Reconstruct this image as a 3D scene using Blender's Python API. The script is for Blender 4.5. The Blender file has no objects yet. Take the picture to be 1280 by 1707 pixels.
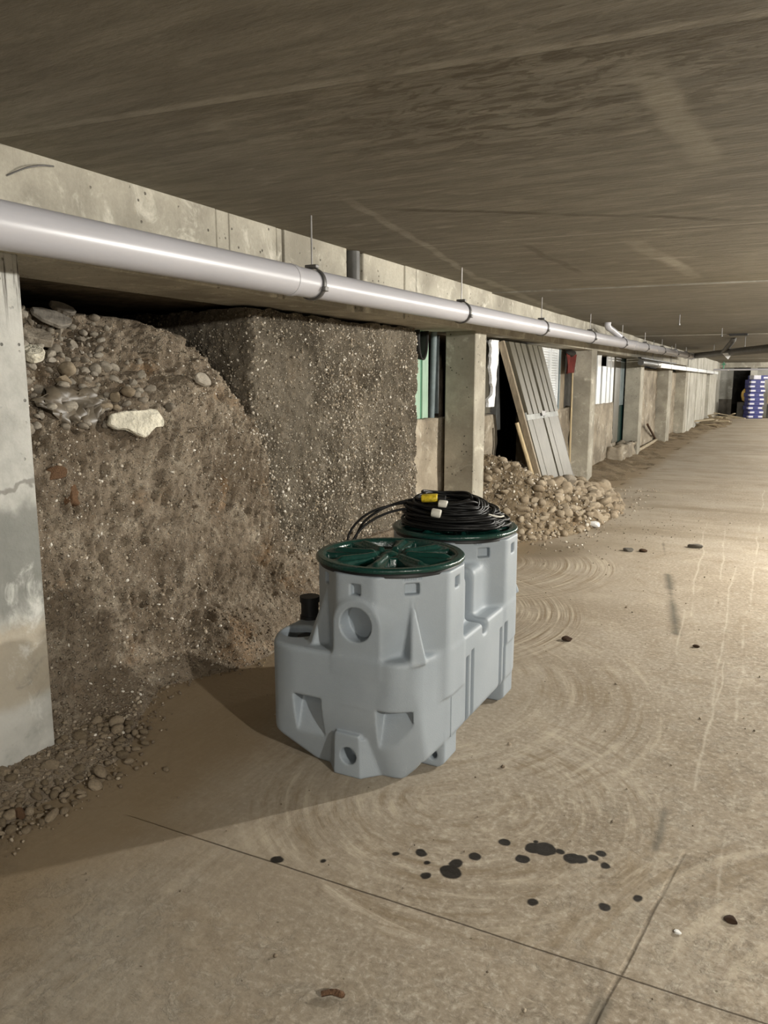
import bpy, bmesh, math, random
import numpy as np
from mathutils import Vector, Matrix

# ------------------------------------------------------------------ scene, camera, light
S = bpy.context.scene
COL = S.collection
S.view_settings.view_transform = 'Standard'
S.view_settings.look = 'None'
S.view_settings.exposure = 1.15
S.view_settings.gamma = 1.0
S.view_settings.use_curve_mapping = False

cam_d = bpy.data.cameras.new('camera')
cam = bpy.data.objects.new('camera', cam_d)
COL.objects.link(cam)
cam_d.sensor_fit = 'HORIZONTAL'
cam_d.sensor_width = 36.0
cam_d.lens = 1282.0 / 1280.0 * 36.0
cam_d.clip_start = 0.05
cam_d.clip_end = 200
cam.location = (0, 0, 1.5)
cam.rotation_euler = (math.radians(90 - 9.585), 0, math.radians(27.228))
S.camera = cam

world = bpy.data.worlds.new('world')
S.world = world
world.use_nodes = True
world.node_tree.nodes['Background'].inputs[0].default_value = (1.0, 0.95, 0.85, 1)
world.node_tree.nodes['Background'].inputs[1].default_value = 0.004


def lamp(loc, watts, radius=0.05, color=(1.0, 0.965, 0.89)):
    d = bpy.data.lights.new('ceiling_lamp_light', 'POINT')
    d.energy = watts
    d.shadow_soft_size = radius
    d.color = color
    o = bpy.data.objects.new('ceiling_lamp_light', d)
    o.location = loc
    COL.objects.link(o)


# one row of ceiling lamps down the aisle
LAMP_X, LAMP_Z = 2.5, 2.2
lamp((LAMP_X, 6.8, LAMP_Z), 520, 0.05)
lamp((LAMP_X, 0.1, LAMP_Z), 205, 0.05)
lamp((LAMP_X, -5.0, LAMP_Z), 160, 0.08)
for y in (12.0, 17.0, 22.0, 27.0, 31.8, 36.0):
    lamp((LAMP_X, y, LAMP_Z), 215, 0.08)

# ------------------------------------------------------------------ numeric noise
def _hash(ix, iy, iz, seed):
    h = (ix.astype(np.int64) * 374761393 + iy.astype(np.int64) * 668265263 +
         iz.astype(np.int64) * 2147483647 + seed * 974634777) & 0xFFFFFFFF
    h = ((h ^ (h >> 13)) * 1274126177) & 0xFFFFFFFF
    h = ((h ^ (h >> 16)) * 2246822519) & 0xFFFFFFFF
    return ((h ^ (h >> 15)) & 0xFFFFFF).astype(np.float64) / float(0xFFFFFF)


def vnoise(p, seed=0):
    i = np.floor(p).astype(np.int64)
    f = p - i
    f = f * f * (3 - 2 * f)
    r = 0
    for dx in (0, 1):
        for dy in (0, 1):
            for dz in (0, 1):
                w = (f[..., 0] if dx else 1 - f[..., 0]) * (f[..., 1] if dy else 1 - f[..., 1]) * \
                    (f[..., 2] if dz else 1 - f[..., 2])
                r = r + w * _hash(i[..., 0] + dx, i[..., 1] + dy, i[..., 2] + dz, seed)
    return r * 2 - 1


def fbm(p, octaves=4, seed=0, gain=0.5):
    a, r = 1.0, 0
    p = np.asarray(p, float)
    for k in range(octaves):
        r = r + a * vnoise(p * (2.03 ** k) + 17.3 * k, seed + k)
        a *= gain
    return r


# ------------------------------------------------------------------ material helpers
class NT:
    def __init__(self, name, rough=0.7, spec=0.3, metal=0.0):
        self.m = bpy.data.materials.new(name)
        self.m.use_nodes = True
        self.t = self.m.node_tree
        self.b = self.t.nodes['Principled BSDF']
        self.b.inputs['Roughness'].default_value = rough
        self.b.inputs['Specular IOR Level'].default_value = spec
        self.b.inputs['Metallic'].default_value = metal
        self._co = None

    def n(self, typ, **kw):
        o = self.t.nodes.new(typ)
        for k, v in kw.items():
            setattr(o, k, v)
        return o

    def put(self, sock, v):
        if isinstance(v, bpy.types.NodeSocket):
            self.t.links.new(v, sock)
        elif v is not None:
            if sock.type == 'RGBA' and len(v) == 3:
                v = (*v, 1)
            sock.default_value = v

    @property
    def co(self):
        if self._co is None:
            self._co = self.n('ShaderNodeTexCoord').outputs['Object']
        return self._co

    def mth(self, op, a, b=None, c=None, clamp=False):
        o = self.n('ShaderNodeMath', operation=op, use_clamp=clamp)
        self.put(o.inputs[0], a)
        if b is not None: self.put(o.inputs[1], b)
        if c is not None: self.put(o.inputs[2], c)
        return o.outputs[0]

    def vm(self, op, a, b=None):
        o = self.n('ShaderNodeVectorMath', operation=op)
        self.put(o.inputs[0], a)
        if b is not None: self.put(o.inputs[1], b)
        return o.outputs['Value'] if op in ('LENGTH', 'DISTANCE', 'DOT_PRODUCT') else o.outputs[0]

    def mapv(self, scale=(1, 1, 1), loc=(0, 0, 0), rot=(0, 0, 0), v=None):
        o = self.n('ShaderNodeMapping')
        self.put(o.inputs[0], v or self.co)
        o.inputs['Scale'].default_value = scale
        o.inputs['Location'].default_value = loc
        o.inputs['Rotation'].default_value = rot
        return o.outputs[0]

    def noise(self, scale, detail=4, rough=0.55, v=None, dist=0.0):
        o = self.n('ShaderNodeTexNoise')
        self.put(o.inputs['Vector'], v or self.co)
        o.inputs['Scale'].default_value = scale
        o.inputs['Detail'].default_value = detail
        o.inputs['Roughness'].default_value = rough
        o.inputs['Distortion'].default_value = dist
        return o.outputs['Fac']

    def voro(self, scale, v=None, feature='F1', rand=1.0):
        o = self.n('ShaderNodeTexVoronoi', feature=feature)
        self.put(o.inputs['Vector'], v or self.co)
        o.inputs['Scale'].default_value = scale
        o.inputs['Randomness'].default_value = rand
        return o

    def ramp(self, f, lo, hi, a=0.0, b=1.0):
        o = self.n('ShaderNodeMapRange', interpolation_type='SMOOTHSTEP')
        self.put(o.inputs[0], f)
        for i, v in enumerate((lo, hi, a, b)):
            self.put(o.inputs[i + 1], v)
        return o.outputs[0]

    def mix(self, f, a, b, mode='MIX'):
        o = self.n('ShaderNodeMix', data_type='RGBA', blend_type=mode)
        self.put(o.inputs[0], f)
        self.put(o.inputs[6], a)
        self.put(o.inputs[7], b)
        return o.outputs[2]

    def bump(self, h, dist=0.01, strength=1.0, prev=None):
        o = self.n('ShaderNodeBump')
        o.inputs['Strength'].default_value = strength
        o.inputs['Distance'].default_value = dist
        self.put(o.inputs['Height'], h)
        if prev is not None: self.put(o.inputs['Normal'], prev)
        return o.outputs[0]

    def sep(self, v=None):
        o = self.n('ShaderNodeSeparateXYZ')
        self.put(o.inputs[0], v or self.co)
        return o.outputs

    def comb(self, x, y, z=0.0):
        o = self.n('ShaderNodeCombineXYZ')
        for i, v in enumerate((x, y, z)):
            self.put(o.inputs[i], v)
        return o.outputs[0]

    def fin(self, color=None, normal=None, rough=None):
        if color is not None: self.put(self.b.inputs['Base Color'], color)
        if normal is not None: self.put(self.b.inputs['Normal'], normal)
        if rough is not None: self.put(self.b.inputs['Roughness'], rough)
        return self.m


def simple(name, color, rough=0.6, spec=0.3, metal=0.0, var=0.25, vs=8.0, bump=0.0, bs=60.0, stretch=(1, 1, 1)):
    t = NT(name, rough, spec, metal)
    dark = tuple(c * (1 - var) for c in color)
    light = tuple(min(1, c * (1 + var * 0.6)) for c in color)
    v = t.mapv(stretch)
    f = t.ramp(t.noise(vs, 6, 0.6, v), 0.3, 0.7)
    nrm = t.bump(t.noise(bs, 3, v=v), bump) if bump else None
    return t.fin(t.mix(f, dark, light), nrm)


# ---- concrete of pillars and beam
def mat_concrete(name, base, dark, light, pits=True):
    t = NT(name, 0.85, 0.2)
    x, y, z = t.sep()
    c = t.mix(t.ramp(t.noise(1.7, 7, 0.62), 0.32, 0.68), dark, base)
    c = t.mix(t.ramp(t.noise(4.5, 7, 0.7, dist=0.6), 0.52, 0.72), c, light)
    streak = t.noise(3.0, 6, 0.7, t.mapv((9, 9, 0.5)))
    c = t.mix(t.ramp(streak, 0.56, 0.78, 0, 0.5), c, dark)
    c = t.mix(t.ramp(t.noise(70, 3), 0.3, 0.75, 0.0, 0.25), c, dark)
    h = t.noise(25, 6, 0.6)
    if pits:
        p = t.voro(26).outputs['Distance']
        sel = t.ramp(t.noise(7, 2), 0.54, 0.62)
        pm = t.mth('MULTIPLY', t.ramp(p, 0.10, 0.2, 1, 0), sel)
        c = t.mix(t.mth('MULTIPLY', pm, 0.75), c, (0.06, 0.055, 0.045))
        h = t.mth('SUBTRACT', h, t.mth('MULTIPLY', pm, 1.5))
    return t.fin(c, t.bump(h, 0.006))


M = {}
M['concrete'] = mat_concrete('concrete_formed', (0.47, 0.44, 0.365), (0.26, 0.24, 0.195), (0.62, 0.59, 0.505))
M['concrete_grey'] = mat_concrete('concrete_weathered', (0.40, 0.39, 0.35), (0.19, 0.185, 0.165), (0.62, 0.61, 0.57))


def mat_pillar_near():
    t = NT('pillar_concrete_stained', 0.85, 0.2)
    x, y, z = t.sep()
    c = t.mix(t.ramp(t.noise(2.6, 8, 0.65), 0.35, 0.65), (0.33, 0.33, 0.305), (0.53, 0.525, 0.49))
    # darker washed band under the mid pour joint
    wob = t.mth('ADD', z, t.mth('MULTIPLY', t.noise(4, 4), 0.25))
    band = t.mth('MULTIPLY', t.ramp(wob, 0.62, 0.80), t.ramp(wob, 1.14, 1.2, 1, 0))
    c = t.mix(t.mth('MULTIPLY', band, 0.75), c, (0.155, 0.16, 0.145))
    low = t.mth('MULTIPLY', t.ramp(wob, 0.36, 0.44), t.ramp(wob, 0.66, 0.72, 1, 0))
    c = t.mix(t.mth('MULTIPLY', low, 0.55), c, (0.34, 0.27, 0.17))
    foot = t.ramp(t.mth('ADD', wob, t.mth('MULTIPLY', y, -0.9)), -1.75, -1.25, 1, 0)
    sp = t.mth('MULTIPLY', t.ramp(t.noise(5.5, 8, 0.7, t.mapv((1, 1, 0.7)), 0.8), 0.55, 0.72), t.ramp(z, 1.25, 1.05))
    c = t.mix(t.mth('MULTIPLY', sp, 0.8), c, (0.66, 0.66, 0.62))
    sp2 = t.ramp(t.noise(6.5, 8, 0.7, t.mapv((1, 1, 1), (4, 2, 7)), 0.6), 0.54, 0.7)
    c = t.mix(t.mth('MULTIPLY', sp2, t.ramp(z, 1.2, 0.9, 0, 0.65)), c, (0.19, 0.195, 0.17))
    p = t.voro(34).outputs['Distance']
    pm = t.mth('MULTIPLY', t.ramp(p, 0.12, 0.24, 1, 0), t.ramp(t.noise(9, 3), 0.5, 0.6))
    pm = t.mth('MULTIPLY', pm, t.ramp(z, 1.1, 1.3))
    c = t.mix(t.mth('MULTIPLY', pm, 0.8), c, (0.08, 0.075, 0.065))
    j = t.ramp(t.mth('ABSOLUTE', t.mth('SUBTRACT', wob, 1.22)), 0.004, 0.012, 0.6, 0)
    c = t.mix(j, c, (0.14, 0.13, 0.11))
    drip = t.mth('MULTIPLY', t.ramp(t.noise(3, 5, 0.7, t.mapv((12, 12, 0.7))), 0.52, 0.66), t.ramp(z, 1.65, 1.9))
    c = t.mix(drip, c, (0.07, 0.06, 0.05))
    return t.fin(c, t.bump(t.mth('SUBTRACT', t.noise(22, 6), pm), 0.006))


M['pillar_near'] = mat_pillar_near()


def mat_ceiling():
    t = NT('ceiling_concrete', 0.9, 0.15)
    x, y, z = t.sep()
    v = t.mapv((0.9, 5.5, 1), rot=(0, 0, math.radians(-4)))
    c = t.mix(t.ramp(t.noise(2.2, 8, 0.65, v, 0.5), 0.33, 0.68), (0.185, 0.17, 0.138), (0.28, 0.26, 0.215))
    big = t.noise(0.55, 5, 0.6)
    c = t.mix(t.ramp(big, 0.35, 0.65, 0.45, 0), c, (0.16, 0.143, 0.112))
    # damp patch of darker blotches
    bl = t.ramp(t.noise(5.0, 6, 0.65, t.mapv((1, 2.6, 1)), 1.2), 0.47, 0.57)
    area = t.ramp(t.vm('DISTANCE', t.mapv((1, 1.35, 0)), (-0.75, 3.25, 0)), 0.25, 1.15, 1, 0)
    c = t.mix(t.mth('MULTIPLY', t.mth('MULTIPLY', bl, area), 0.85), c, (0.115, 0.098, 0.07))
    fine = t.ramp(t.noise(9, 5, 0.7, t.mapv((0.8, 5, 1))), 0.52, 0.7, 0, 0.5)
    c = t.mix(fine, c, (0.15, 0.133, 0.10))
    lt = t.ramp(t.noise(3.5, 5, 0.6, t.mapv((1, 3, 1), (7, 3, 0))), 0.56, 0.72, 0, 0.5)
    c = t.mix(lt, c, (0.36, 0.335, 0.28))
    nz = t.mth('MULTIPLY', t.mth('SUBTRACT', t.noise(2.5, 4), 0.5), 0.12)

    def line(x0, y0, x1, y1, w, col, amt, c, wav=1.0):
        # formwork marks, slab joints and painted lit edges, from one point to the other
        L = math.hypot(x1 - x0, y1 - y0)
        ux, uy = (x1 - x0) / L, (y1 - y0) / L
        dx, dy = t.mth('SUBTRACT', x, x0), t.mth('SUBTRACT', y, y0)
        a = t.mth('ADD', t.mth('MULTIPLY', dx, ux), t.mth('MULTIPLY', dy, uy))
        b = t.mth('ABSOLUTE', t.mth('ADD', t.mth('MULTIPLY', nz, wav), t.mth('SUBTRACT', t.mth('MULTIPLY', dy, ux), t.mth('MULTIPLY', dx, uy))))
        f = t.mth('MULTIPLY', t.ramp(b, w * 0.5, w * 1.4, 1, 0),
                  t.mth('MULTIPLY', t.ramp(a, -0.15, 0.2), t.ramp(a, L - 0.2, L + 0.15, 1, 0)))
        f = t.mth('MULTIPLY', f, t.ramp(t.noise(6, 4), 0.3, 0.6, 0.35, 1))
        return t.mix(t.mth('MULTIPLY', f, amt), c, col)
    c = line(-1.87, 3.3, -2.31, 6.1, 0.03, (0.40, 0.375, 0.31), 0.6, c)
    c = line(-2.31, 6.1, -2.45, 9.5, 0.05, (0.40, 0.375, 0.31), 0.6, c)
    c = line(-1.8, 3.55, -0.26, 4.64, 0.03, (0.10, 0.085, 0.06), 0.75, c)
    c = line(-1.52, 4.85, -1.5, 6.3, 0.03, (0.12, 0.10, 0.075), 0.6, c)
    c = line(-0.41, 2.3, -0.34, 3.4, 0.055, (0.40, 0.375, 0.31), 0.55, c)
    c = line(-0.9, 5.0, -0.7, 7.0, 0.06, (0.40, 0.375, 0.31), 0.4, c)
    for (xa, ya, xb, yb, k) in ((-2.56, 1.925, 0.6, 2.21, 1.0), (-2.56, 4.565, 0.6, 4.85, 1.0), (-2.56, 7.21, 0.6, 7.495, 0.7), (-2.56, 9.86, 0.6, 10.14, 0.7)):
        c = line(xa, ya - 0.03, xb, yb - 0.03, 0.022, (0.40, 0.375, 0.315), 0.5 * k, c, 0.1)  # pale lip paints the lit step edge beside each joint
        c = line(xa, ya, xb, yb, 0.009, (0.06, 0.05, 0.035), 0.9 * k, c, 0.05)
    c = line(-1.0, 5.75, -0.62, 5.85, 0.05, (0.45, 0.42, 0.36), 0.6, c, 0.3)
    c = line(-0.80, 5.8, -0.74, 6.35, 0.05, (0.45, 0.42, 0.36), 0.6, c, 0.3)
    return t.fin(c, t.bump(t.noise(11, 6, 0.65, t.mapv((1, 4, 1))), 0.008))


M['ceiling'] = mat_ceiling()


def mat_floor():
    t = NT('dusty_concrete_floor', 0.9, 0.2)
    x, y, z = t.sep()
    c = t.mix(t.ramp(t.noise(0.9, 6, 0.6), 0.35, 0.65), (0.285, 0.238, 0.178), (0.355, 0.308, 0.243))
    c = t.mix(t.ramp(t.noise(4.2, 8, 0.68, dist=0.8), 0.5, 0.7, 0, 0.65), c, (0.42, 0.36, 0.275))
    c = t.mix(t.ramp(t.noise(2.1, 7, 0.65, t.mapv((1, 1, 1), (5, 9, 0)), 0.5), 0.52, 0.7, 0, 0.6), c, (0.235, 0.185, 0.125))
    # scabbed, flaking skin on the right and near side
    flk = t.ramp(t.noise(11, 10, 0.78, dist=0.5), 0.52, 0.62)
    reg = t.ramp(t.mth('ADD', x, t.mth('ADD', t.mth('MULTIPLY', y, -0.10), t.noise(1.6, 4))), -0.62, -0.05)
    near = t.ramp(t.mth('ADD', y, t.noise(2.2, 4)), 2.25, 1.95)
    reg = t.mth('MAXIMUM', reg, near)
    c = t.mix(t.mth('MULTIPLY', t.mth('MULTIPLY', flk, reg), 0.48), c, (0.47, 0.42, 0.34))
    flk2 = t.ramp(t.noise(15, 10, 0.78, t.mapv((1, 1, 1), (3, 8, 1)), 0.6), 0.54, 0.66)
    c = t.mix(t.mth('MULTIPLY', t.mth('MULTIPLY', flk2, reg), 0.68), c, (0.185, 0.145, 0.095))
    fk3 = t.ramp(t.noise(6.5, 12, 0.8, t.mapv((1, 1, 1), (11, 2, 3)), 0.3), 0.50, 0.60)
    c = t.mix(t.mth('MULTIPLY', t.mth('MULTIPLY', fk3, reg), 0.6), c, (0.225, 0.185, 0.135))
    grey = t.mth('MULTIPLY', near, t.ramp(t.noise(1.4, 4), 0.4, 0.6))
    c = t.mix(t.mth('MULTIPLY', grey, 0.45), c, (0.26, 0.235, 0.19))
    mot = t.noise(46, 8, 0.72, dist=0.4)
    mam = t.ramp(t.mth('ADD', x, t.noise(1.3, 4)), -0.9, -0.2, 0.35, 1.0)
    c = t.mix(t.mth('MULTIPLY', mam, t.ramp(mot, 0.50, 0.66, 0, 0.55)), c, (0.56, 0.505, 0.42))
    c = t.mix(t.mth('MULTIPLY', mam, t.ramp(mot, 0.50, 0.36, 0, 0.50)), c, (0.17, 0.135, 0.095))
    wob = t.mth('SUBTRACT', t.noise(2.3, 5), 0.5)
    h = t.mth('MULTIPLY', t.mth('MULTIPLY', flk, reg), 0.18)

    # arcs left by sweeping and trowelling, each group around its own centre
    def arcs(cx, cy, r0, r1, a0, a1, freq, amt, light, dark, c, h):
        dx, dy = t.mth('SUBTRACT', x, cx), t.mth('SUBTRACT', y, cy)
        r = t.mth('SQRT', t.mth('ADD', t.mth('MULTIPLY', dx, dx), t.mth('MULTIPLY', dy, dy)))
        a = t.mth('ARCTAN2', dy, dx)
        n = t.noise(1.0, 5, 0.65, t.comb(t.mth('MULTIPLY', r, freq), t.mth('MULTIPLY', a, 1.6), cx * 3))
        rm = t.mth('ADD', r, t.mth('MULTIPLY', wob, 0.25))
        am = t.mth('ADD', a, t.mth('MULTIPLY', wob, 0.5))
        m = t.mth('MULTIPLY', t.ramp(rm, r0 - 0.06, r0 + 0.06), t.ramp(rm, r1 - 0.08, r1 + 0.08, 1, 0))
        m = t.mth('MULTIPLY', m, t.mth('MULTIPLY', t.ramp(am, a0 - 0.15, a0 + 0.1), t.ramp(am, a1 - 0.1, a1 + 0.15, 1, 0)))
        m = t.mth('MULTIPLY', m, t.ramp(t.noise(3.1, 3), 0.3, 0.55))
        c = t.mix(t.mth('MULTIPLY', m, t.ramp(n, 0.5, 0.68, 0, amt)), c, light)
        c = t.mix(t.mth('MULTIPLY', m, t.ramp(n, 0.5, 0.34, 0, amt)), c, dark)
        h = t.mth('ADD', h, t.mth('MULTIPLY', m, t.mth('MULTIPLY', n, 0.5)))
        return c, h
    Lc, Dc = (0.50, 0.435, 0.335), (0.205, 0.155, 0.095)
    c, h = arcs(-0.95, 2.45, 0.12, 0.75, -3.2, 1.4, 26, 0.65, Lc, Dc, c, h)
    c, h = arcs(-1.75, 3.35, 0.75, 1.4, -0.9, 0.9, 24, 0.55, Lc, Dc, c, h)
    c, h = arcs(-2.35, 4.55, 0.6, 1.35, -0.8, 1.2, 62, 0.95, Lc, Dc, c, h)
    c, h = arcs(-2.5, 6.0, 0.6, 1.4, -1.3, 0.5, 66, 0.95, Lc, Dc, c, h)
    c, h = arcs(0.9, 1.7, 0.9, 1.5, 1.9, 3.0, 22, 0.5, Lc, Dc, c, h)
    c, h = arcs(-0.75, 2.75, 0.98, 1.06, -2.2, -1.4, 20, 0.9, (0.56, 0.49, 0.39), Dc, c, h)
    # short straight brush strokes across the near left floor
    st = t.noise(1.0, 5, 0.6, t.mapv((46, 3.5, 1), rot=(0, 0, 0.75)))
    sm = t.mth('MULTIPLY', t.ramp(t.mth('ADD', x, t.noise(2, 3)), -0.55, -1.0), t.ramp(y, 3.4, 2.6))
    c = t.mix(t.mth('MULTIPLY', sm, t.ramp(st, 0.52, 0.7, 0, 0.35)), c, (0.42, 0.355, 0.26))
    c = t.mix(t.mth('MULTIPLY', sm, t.ramp(st, 0.48, 0.32, 0, 0.3)), c, (0.22, 0.17, 0.11))
    # far floor wheel and sweep bands running across
    fb = t.noise(2.2, 6, 0.6, t.mapv((0.25, 1.1, 1)))
    far = t.ramp(y, 5.5, 9)
    c = t.mix(t.mth('MULTIPLY', far, t.ramp(fb, 0.52, 0.66, 0, 0.55)), c, (0.40, 0.345, 0.27))
    c = t.mix(t.mth('MULTIPLY', far, t.ramp(fb, 0.46, 0.34, 0, 0.55)), c, (0.21, 0.17, 0.115))

    # saw cuts and the pour joint
    def seg(f, along, lo, hi, w0, w1, amt, col, c):
        m = t.mth('MULTIPLY', t.ramp(f, w0, w1, 1, 0), t.mth('MULTIPLY', t.ramp(along, lo - 0.03, lo + 0.03), t.ramp(along, hi - 0.03, hi + 0.03, 1, 0)))
        return t.mix(t.mth('MULTIPLY', m, amt), c, col), m
    f1 = t.mth('ABSOLUTE', t.mth('SUBTRACT', t.mth('SUBTRACT', y, 1.832), t.mth('ADD', t.mth('MULTIPLY', x, 0.016), t.mth('MULTIPLY', wob, 0.012))))
    c, m1 = seg(f1, x, -1.93, 0.4, 0.001, 0.004, 0.85, (0.06, 0.045, 0.03), c)
    f2 = t.mth('ABSOLUTE', t.mth('ADD', t.mth('ADD', x, 0.186), t.mth('ADD', t.mth('MULTIPLY', wob, 0.03), t.mth('MULTIPLY', t.mth('SUBTRACT', 2.4, y), 0.134))))
    f2 = t.mth('ADD', f2, t.mth('MULTIPLY', t.noise(9, 4), 0.006))
    c, m2 = seg(f2, y, 1.2, 2.45, 0.004, 0.012, t.ramp(t.noise(5, 5), 0.4, 0.6, 0.1, 0.6), (0.11, 0.085, 0.055), c)
    c, _ = seg(f2, y, 1.55, 1.74, 0.012, 0.035, 0.6, (0.11, 0.10, 0.08), c)
    f2b = t.mth('ADD', t.mth('ABSOLUTE', t.mth('ADD', x, t.mth('ADD', 0.262, t.mth('MULTIPLY', wob, 0.05)))), t.mth('MULTIPLY', t.noise(12, 5), 0.03))
    c, _ = seg(f2b, y, 2.42, 2.7, 0.012, 0.04, 0.7, (0.11, 0.10, 0.08), c)
    # black scuff running away from the viewer
    f3 = t.mth('ABSOLUTE', t.mth('SUBTRACT', x, t.mth('ADD', -0.60, t.mth('MULTIPLY', t.mth('SUBTRACT', 5.6, y), 0.16))))
    f3 = t.mth('ADD', f3, t.mth('MULTIPLY', t.noise(6, 5), 0.06))
    f3 = t.mth('ADD', f3, t.mth('MULTIPLY', t.ramp(t.noise(1.0, 4, 0.6, t.comb(0.0, t.mth('MULTIPLY', y, 2.4), 4.0)), 0.25, 0.50, 0.06, 0), 1.0))
    c, _ = seg(f3, y, 4.75, 6.3, 0.015, 0.09, 0.85, (0.07, 0.065, 0.05), c)
    c, _ = seg(t.mth('ADD', f3, 0.012), y, 7.0, 7.9, 0.03, 0.06, 0.6, (0.09, 0.08, 0.06), c)
    # pale dried runs along the aisle
    for x0, sl, lo, hi, w in ((-0.46, -0.055, 5.2, 9.0, 0.012), (-0.10, -0.008, 3.6, 12, 0.012), (-0.23, -0.02, 2.9, 6.8, 0.010),
                              (-0.19, 0.0, 3.2, 4.4, 0.008), (-0.50, -0.06, 4.4, 5.6, 0.01), (-0.30, -0.05, 6.3, 8.6, 0.012), (-0.05, 0.0, 2.2, 3.3, 0.008)):
        wv = t.mth('MULTIPLY', t.mth('SUBTRACT', t.noise(1.0, 3, 0.5, t.comb(x0 * 9, t.mth('MULTIPLY', y, 0.9))), 0.5), 0.14)
        cx = t.mth('ADD', t.mth('ADD', x0, t.mth('MULTIPLY', t.mth('SUBTRACT', y, 5.6), sl)), wv)
        f = t.mth('ABSOLUTE', t.mth('SUBTRACT', x, cx))
        c, _ = seg(t.mth('ADD', f, t.mth('MULTIPLY', t.noise(5, 4), w * 0.9)), y, lo, hi, w * 0.3, w * 1.5, t.ramp(t.noise(1.7, 4, 0.6, t.mapv((1, 1, 1), (x0 * 20, 0, 0))), 0.38, 0.6, 0.0, 0.5), (0.55, 0.49, 0.40), c)
    # dark brown patch in front of the heap
    dm = t.vm('DISTANCE', t.mapv((1.0, 0.9, 0)), (-1.85, 6.0, 0))
    dm = t.mth('ADD', dm, t.mth('MULTIPLY', wob, 0.4))
    c = t.mix(t.ramp(dm, 0.15, 0.6, 0.7, 0), c, (0.13, 0.095, 0.055))
    # brown silt lying along the bank
    silt = t.mth('ADD', x, t.mth('ADD', t.mth('MULTIPLY', wob, 0.5), t.mth('MULTIPLY', t.ramp(y, 1.6, 3.2), 0.25)))
    c = t.mix(t.ramp(silt, -1.9, -1.55, 0.75, 0), c, (0.245, 0.18, 0.105))
    # drops of oil
    drops = [(-1.0, 2.03, .012), (-.93, 2.07, .02), (-.89, 2.03, .012), (-.81, 2.025, .034), (-.81, 2.07, .023), (-.77, 2.13, .021),
             (-.71, 2.25, .021), (-.63, 2.19, .023), (-.615, 2.265, .03), (-.58, 2.275, .036), (-.535, 2.285, .016), (-.49, 2.265, .03),
             (-.465, 2.27, .024), (-.43, 2.3, .018), (-.41, 2.335, .018), (-.39, 2.275, .016), (-.54, 2.0, .017), (-.35, 2.08, .017),
             (-1.325, 1.83, .02), (-1.19, 1.89, .009), (-.27, 2.16, .016), (-.87, 1.97, .016), (-.62, 2.3, .01)]
    wv = t.n('ShaderNodeTexNoise'); t.put(wv.inputs['Vector'], t.co); wv.inputs['Scale'].default_value = 16
    pv = t.vm('ADD', t.mapv((1, 1, 0)), t.vm('MULTIPLY', t.vm('SUBTRACT', wv.outputs['Color'], (0.5, 0.5, 0.5)), (0.022, 0.022, 0)))
    dmin = None
    for (dx, dy, r) in drops:
        d = t.mth('SUBTRACT', t.vm('DISTANCE', pv, (dx, dy, 0)), r)
        dmin = d if dmin is None else t.mth('MINIMUM', dmin, d)
    oil = t.ramp(dmin, -0.004, 0.003, 1, 0)
    c = t.mix(t.mth('MULTIPLY', oil, 0.97), c, (0.010, 0.008, 0.006))
    # specks of grit
    gp = t.voro(42)
    gsel = t.ramp(t.noise(30, 2), 0.66, 0.70)
    c = t.mix(t.mth('MULTIPLY', t.ramp(gp.outputs['Distance'], 0.12, 0.2, 1, 0), t.mth('MULTIPLY', gsel, 0.7)), c, (0.09, 0.07, 0.045))
    h = t.mth('ADD', h, t.mth('MULTIPLY', t.noise(28, 6, 0.65), 0.5))
    h = t.mth('SUBTRACT', h, t.mth('ADD', t.mth('MULTIPLY', m1, 0.8), t.mth('MULTIPLY', m2, 0.5)))
    rough = t.mth('SUBTRACT', 0.9, t.mth('MULTIPLY', oil, 0.15))
    return t.fin(c, t.bump(h, 0.007, 0.8), rough)


M['floor'] = mat_floor()


def mat_earth(name, base, light, dark, orange=0.0, fleck=0.6, scale=55):
    t = NT(name, 0.95, 0.1)
    c = t.mix(t.ramp(t.noise(1.8, 7, 0.65), 0.35, 0.66), dark, base)
    c = t.mix(t.ramp(t.noise(7, 7, 0.7, dist=0.5), 0.5, 0.7, 0, 0.7), c, light)
    c = t.mix(t.ramp(t.noise(5, 6, 0.7, t.mapv((1, 1, 0.6), (9, 4, 2))), 0.54, 0.7, 0, 0.6), c, dark)
    if orange:
        c = t.mix(t.ramp(t.noise(2.6, 5, 0.6, t.mapv((1, 1, 1), (2, 7, 5))), 0.56, 0.7, 0, orange), c, (0.42, 0.235, 0.10))
    v1 = t.voro(scale, t.mapv((1, 1, 0.8)))
    v2 = t.voro(scale * 2.3)
    cr = t.n('ShaderNodeSeparateColor'); t.put(cr.inputs[0], v1.outputs['Color'])
    cr2 = t.n('ShaderNodeSeparateColor'); t.put(cr2.inputs[0], v2.outputs['Color'])
    m1 = t.mth('MULTIPLY', t.ramp(v1.outputs['Distance'], 0.42, 0.25), t.ramp(cr.outputs[0], 0.5, 0.62))
    m2 = t.mth('MULTIPLY', t.ramp(v2.outputs['Distance'], 0.45, 0.25), t.ramp(cr2.outputs[0], 0.55, 0.65))
    pc = t.mix(cr.outputs[1], (0.30, 0.24, 0.17), (0.62, 0.56, 0.46))
    pc2 = t.mix(cr2.outputs[1], (0.26, 0.21, 0.15), (0.58, 0.53, 0.44))
    c = t.mix(t.mth('MULTIPLY', m2, fleck * 0.8), c, pc2)
    c = t.mix(t.mth('MULTIPLY', m1, fleck), c, pc)
    h = t.mth('ADD', t.noise(40, 6, 0.7), t.mth('ADD', t.mth('MULTIPLY', m1, 0.8), t.mth('MULTIPLY', m2, 0.4)))
    return t.fin(c, t.bump(h, 0.024))


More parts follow.
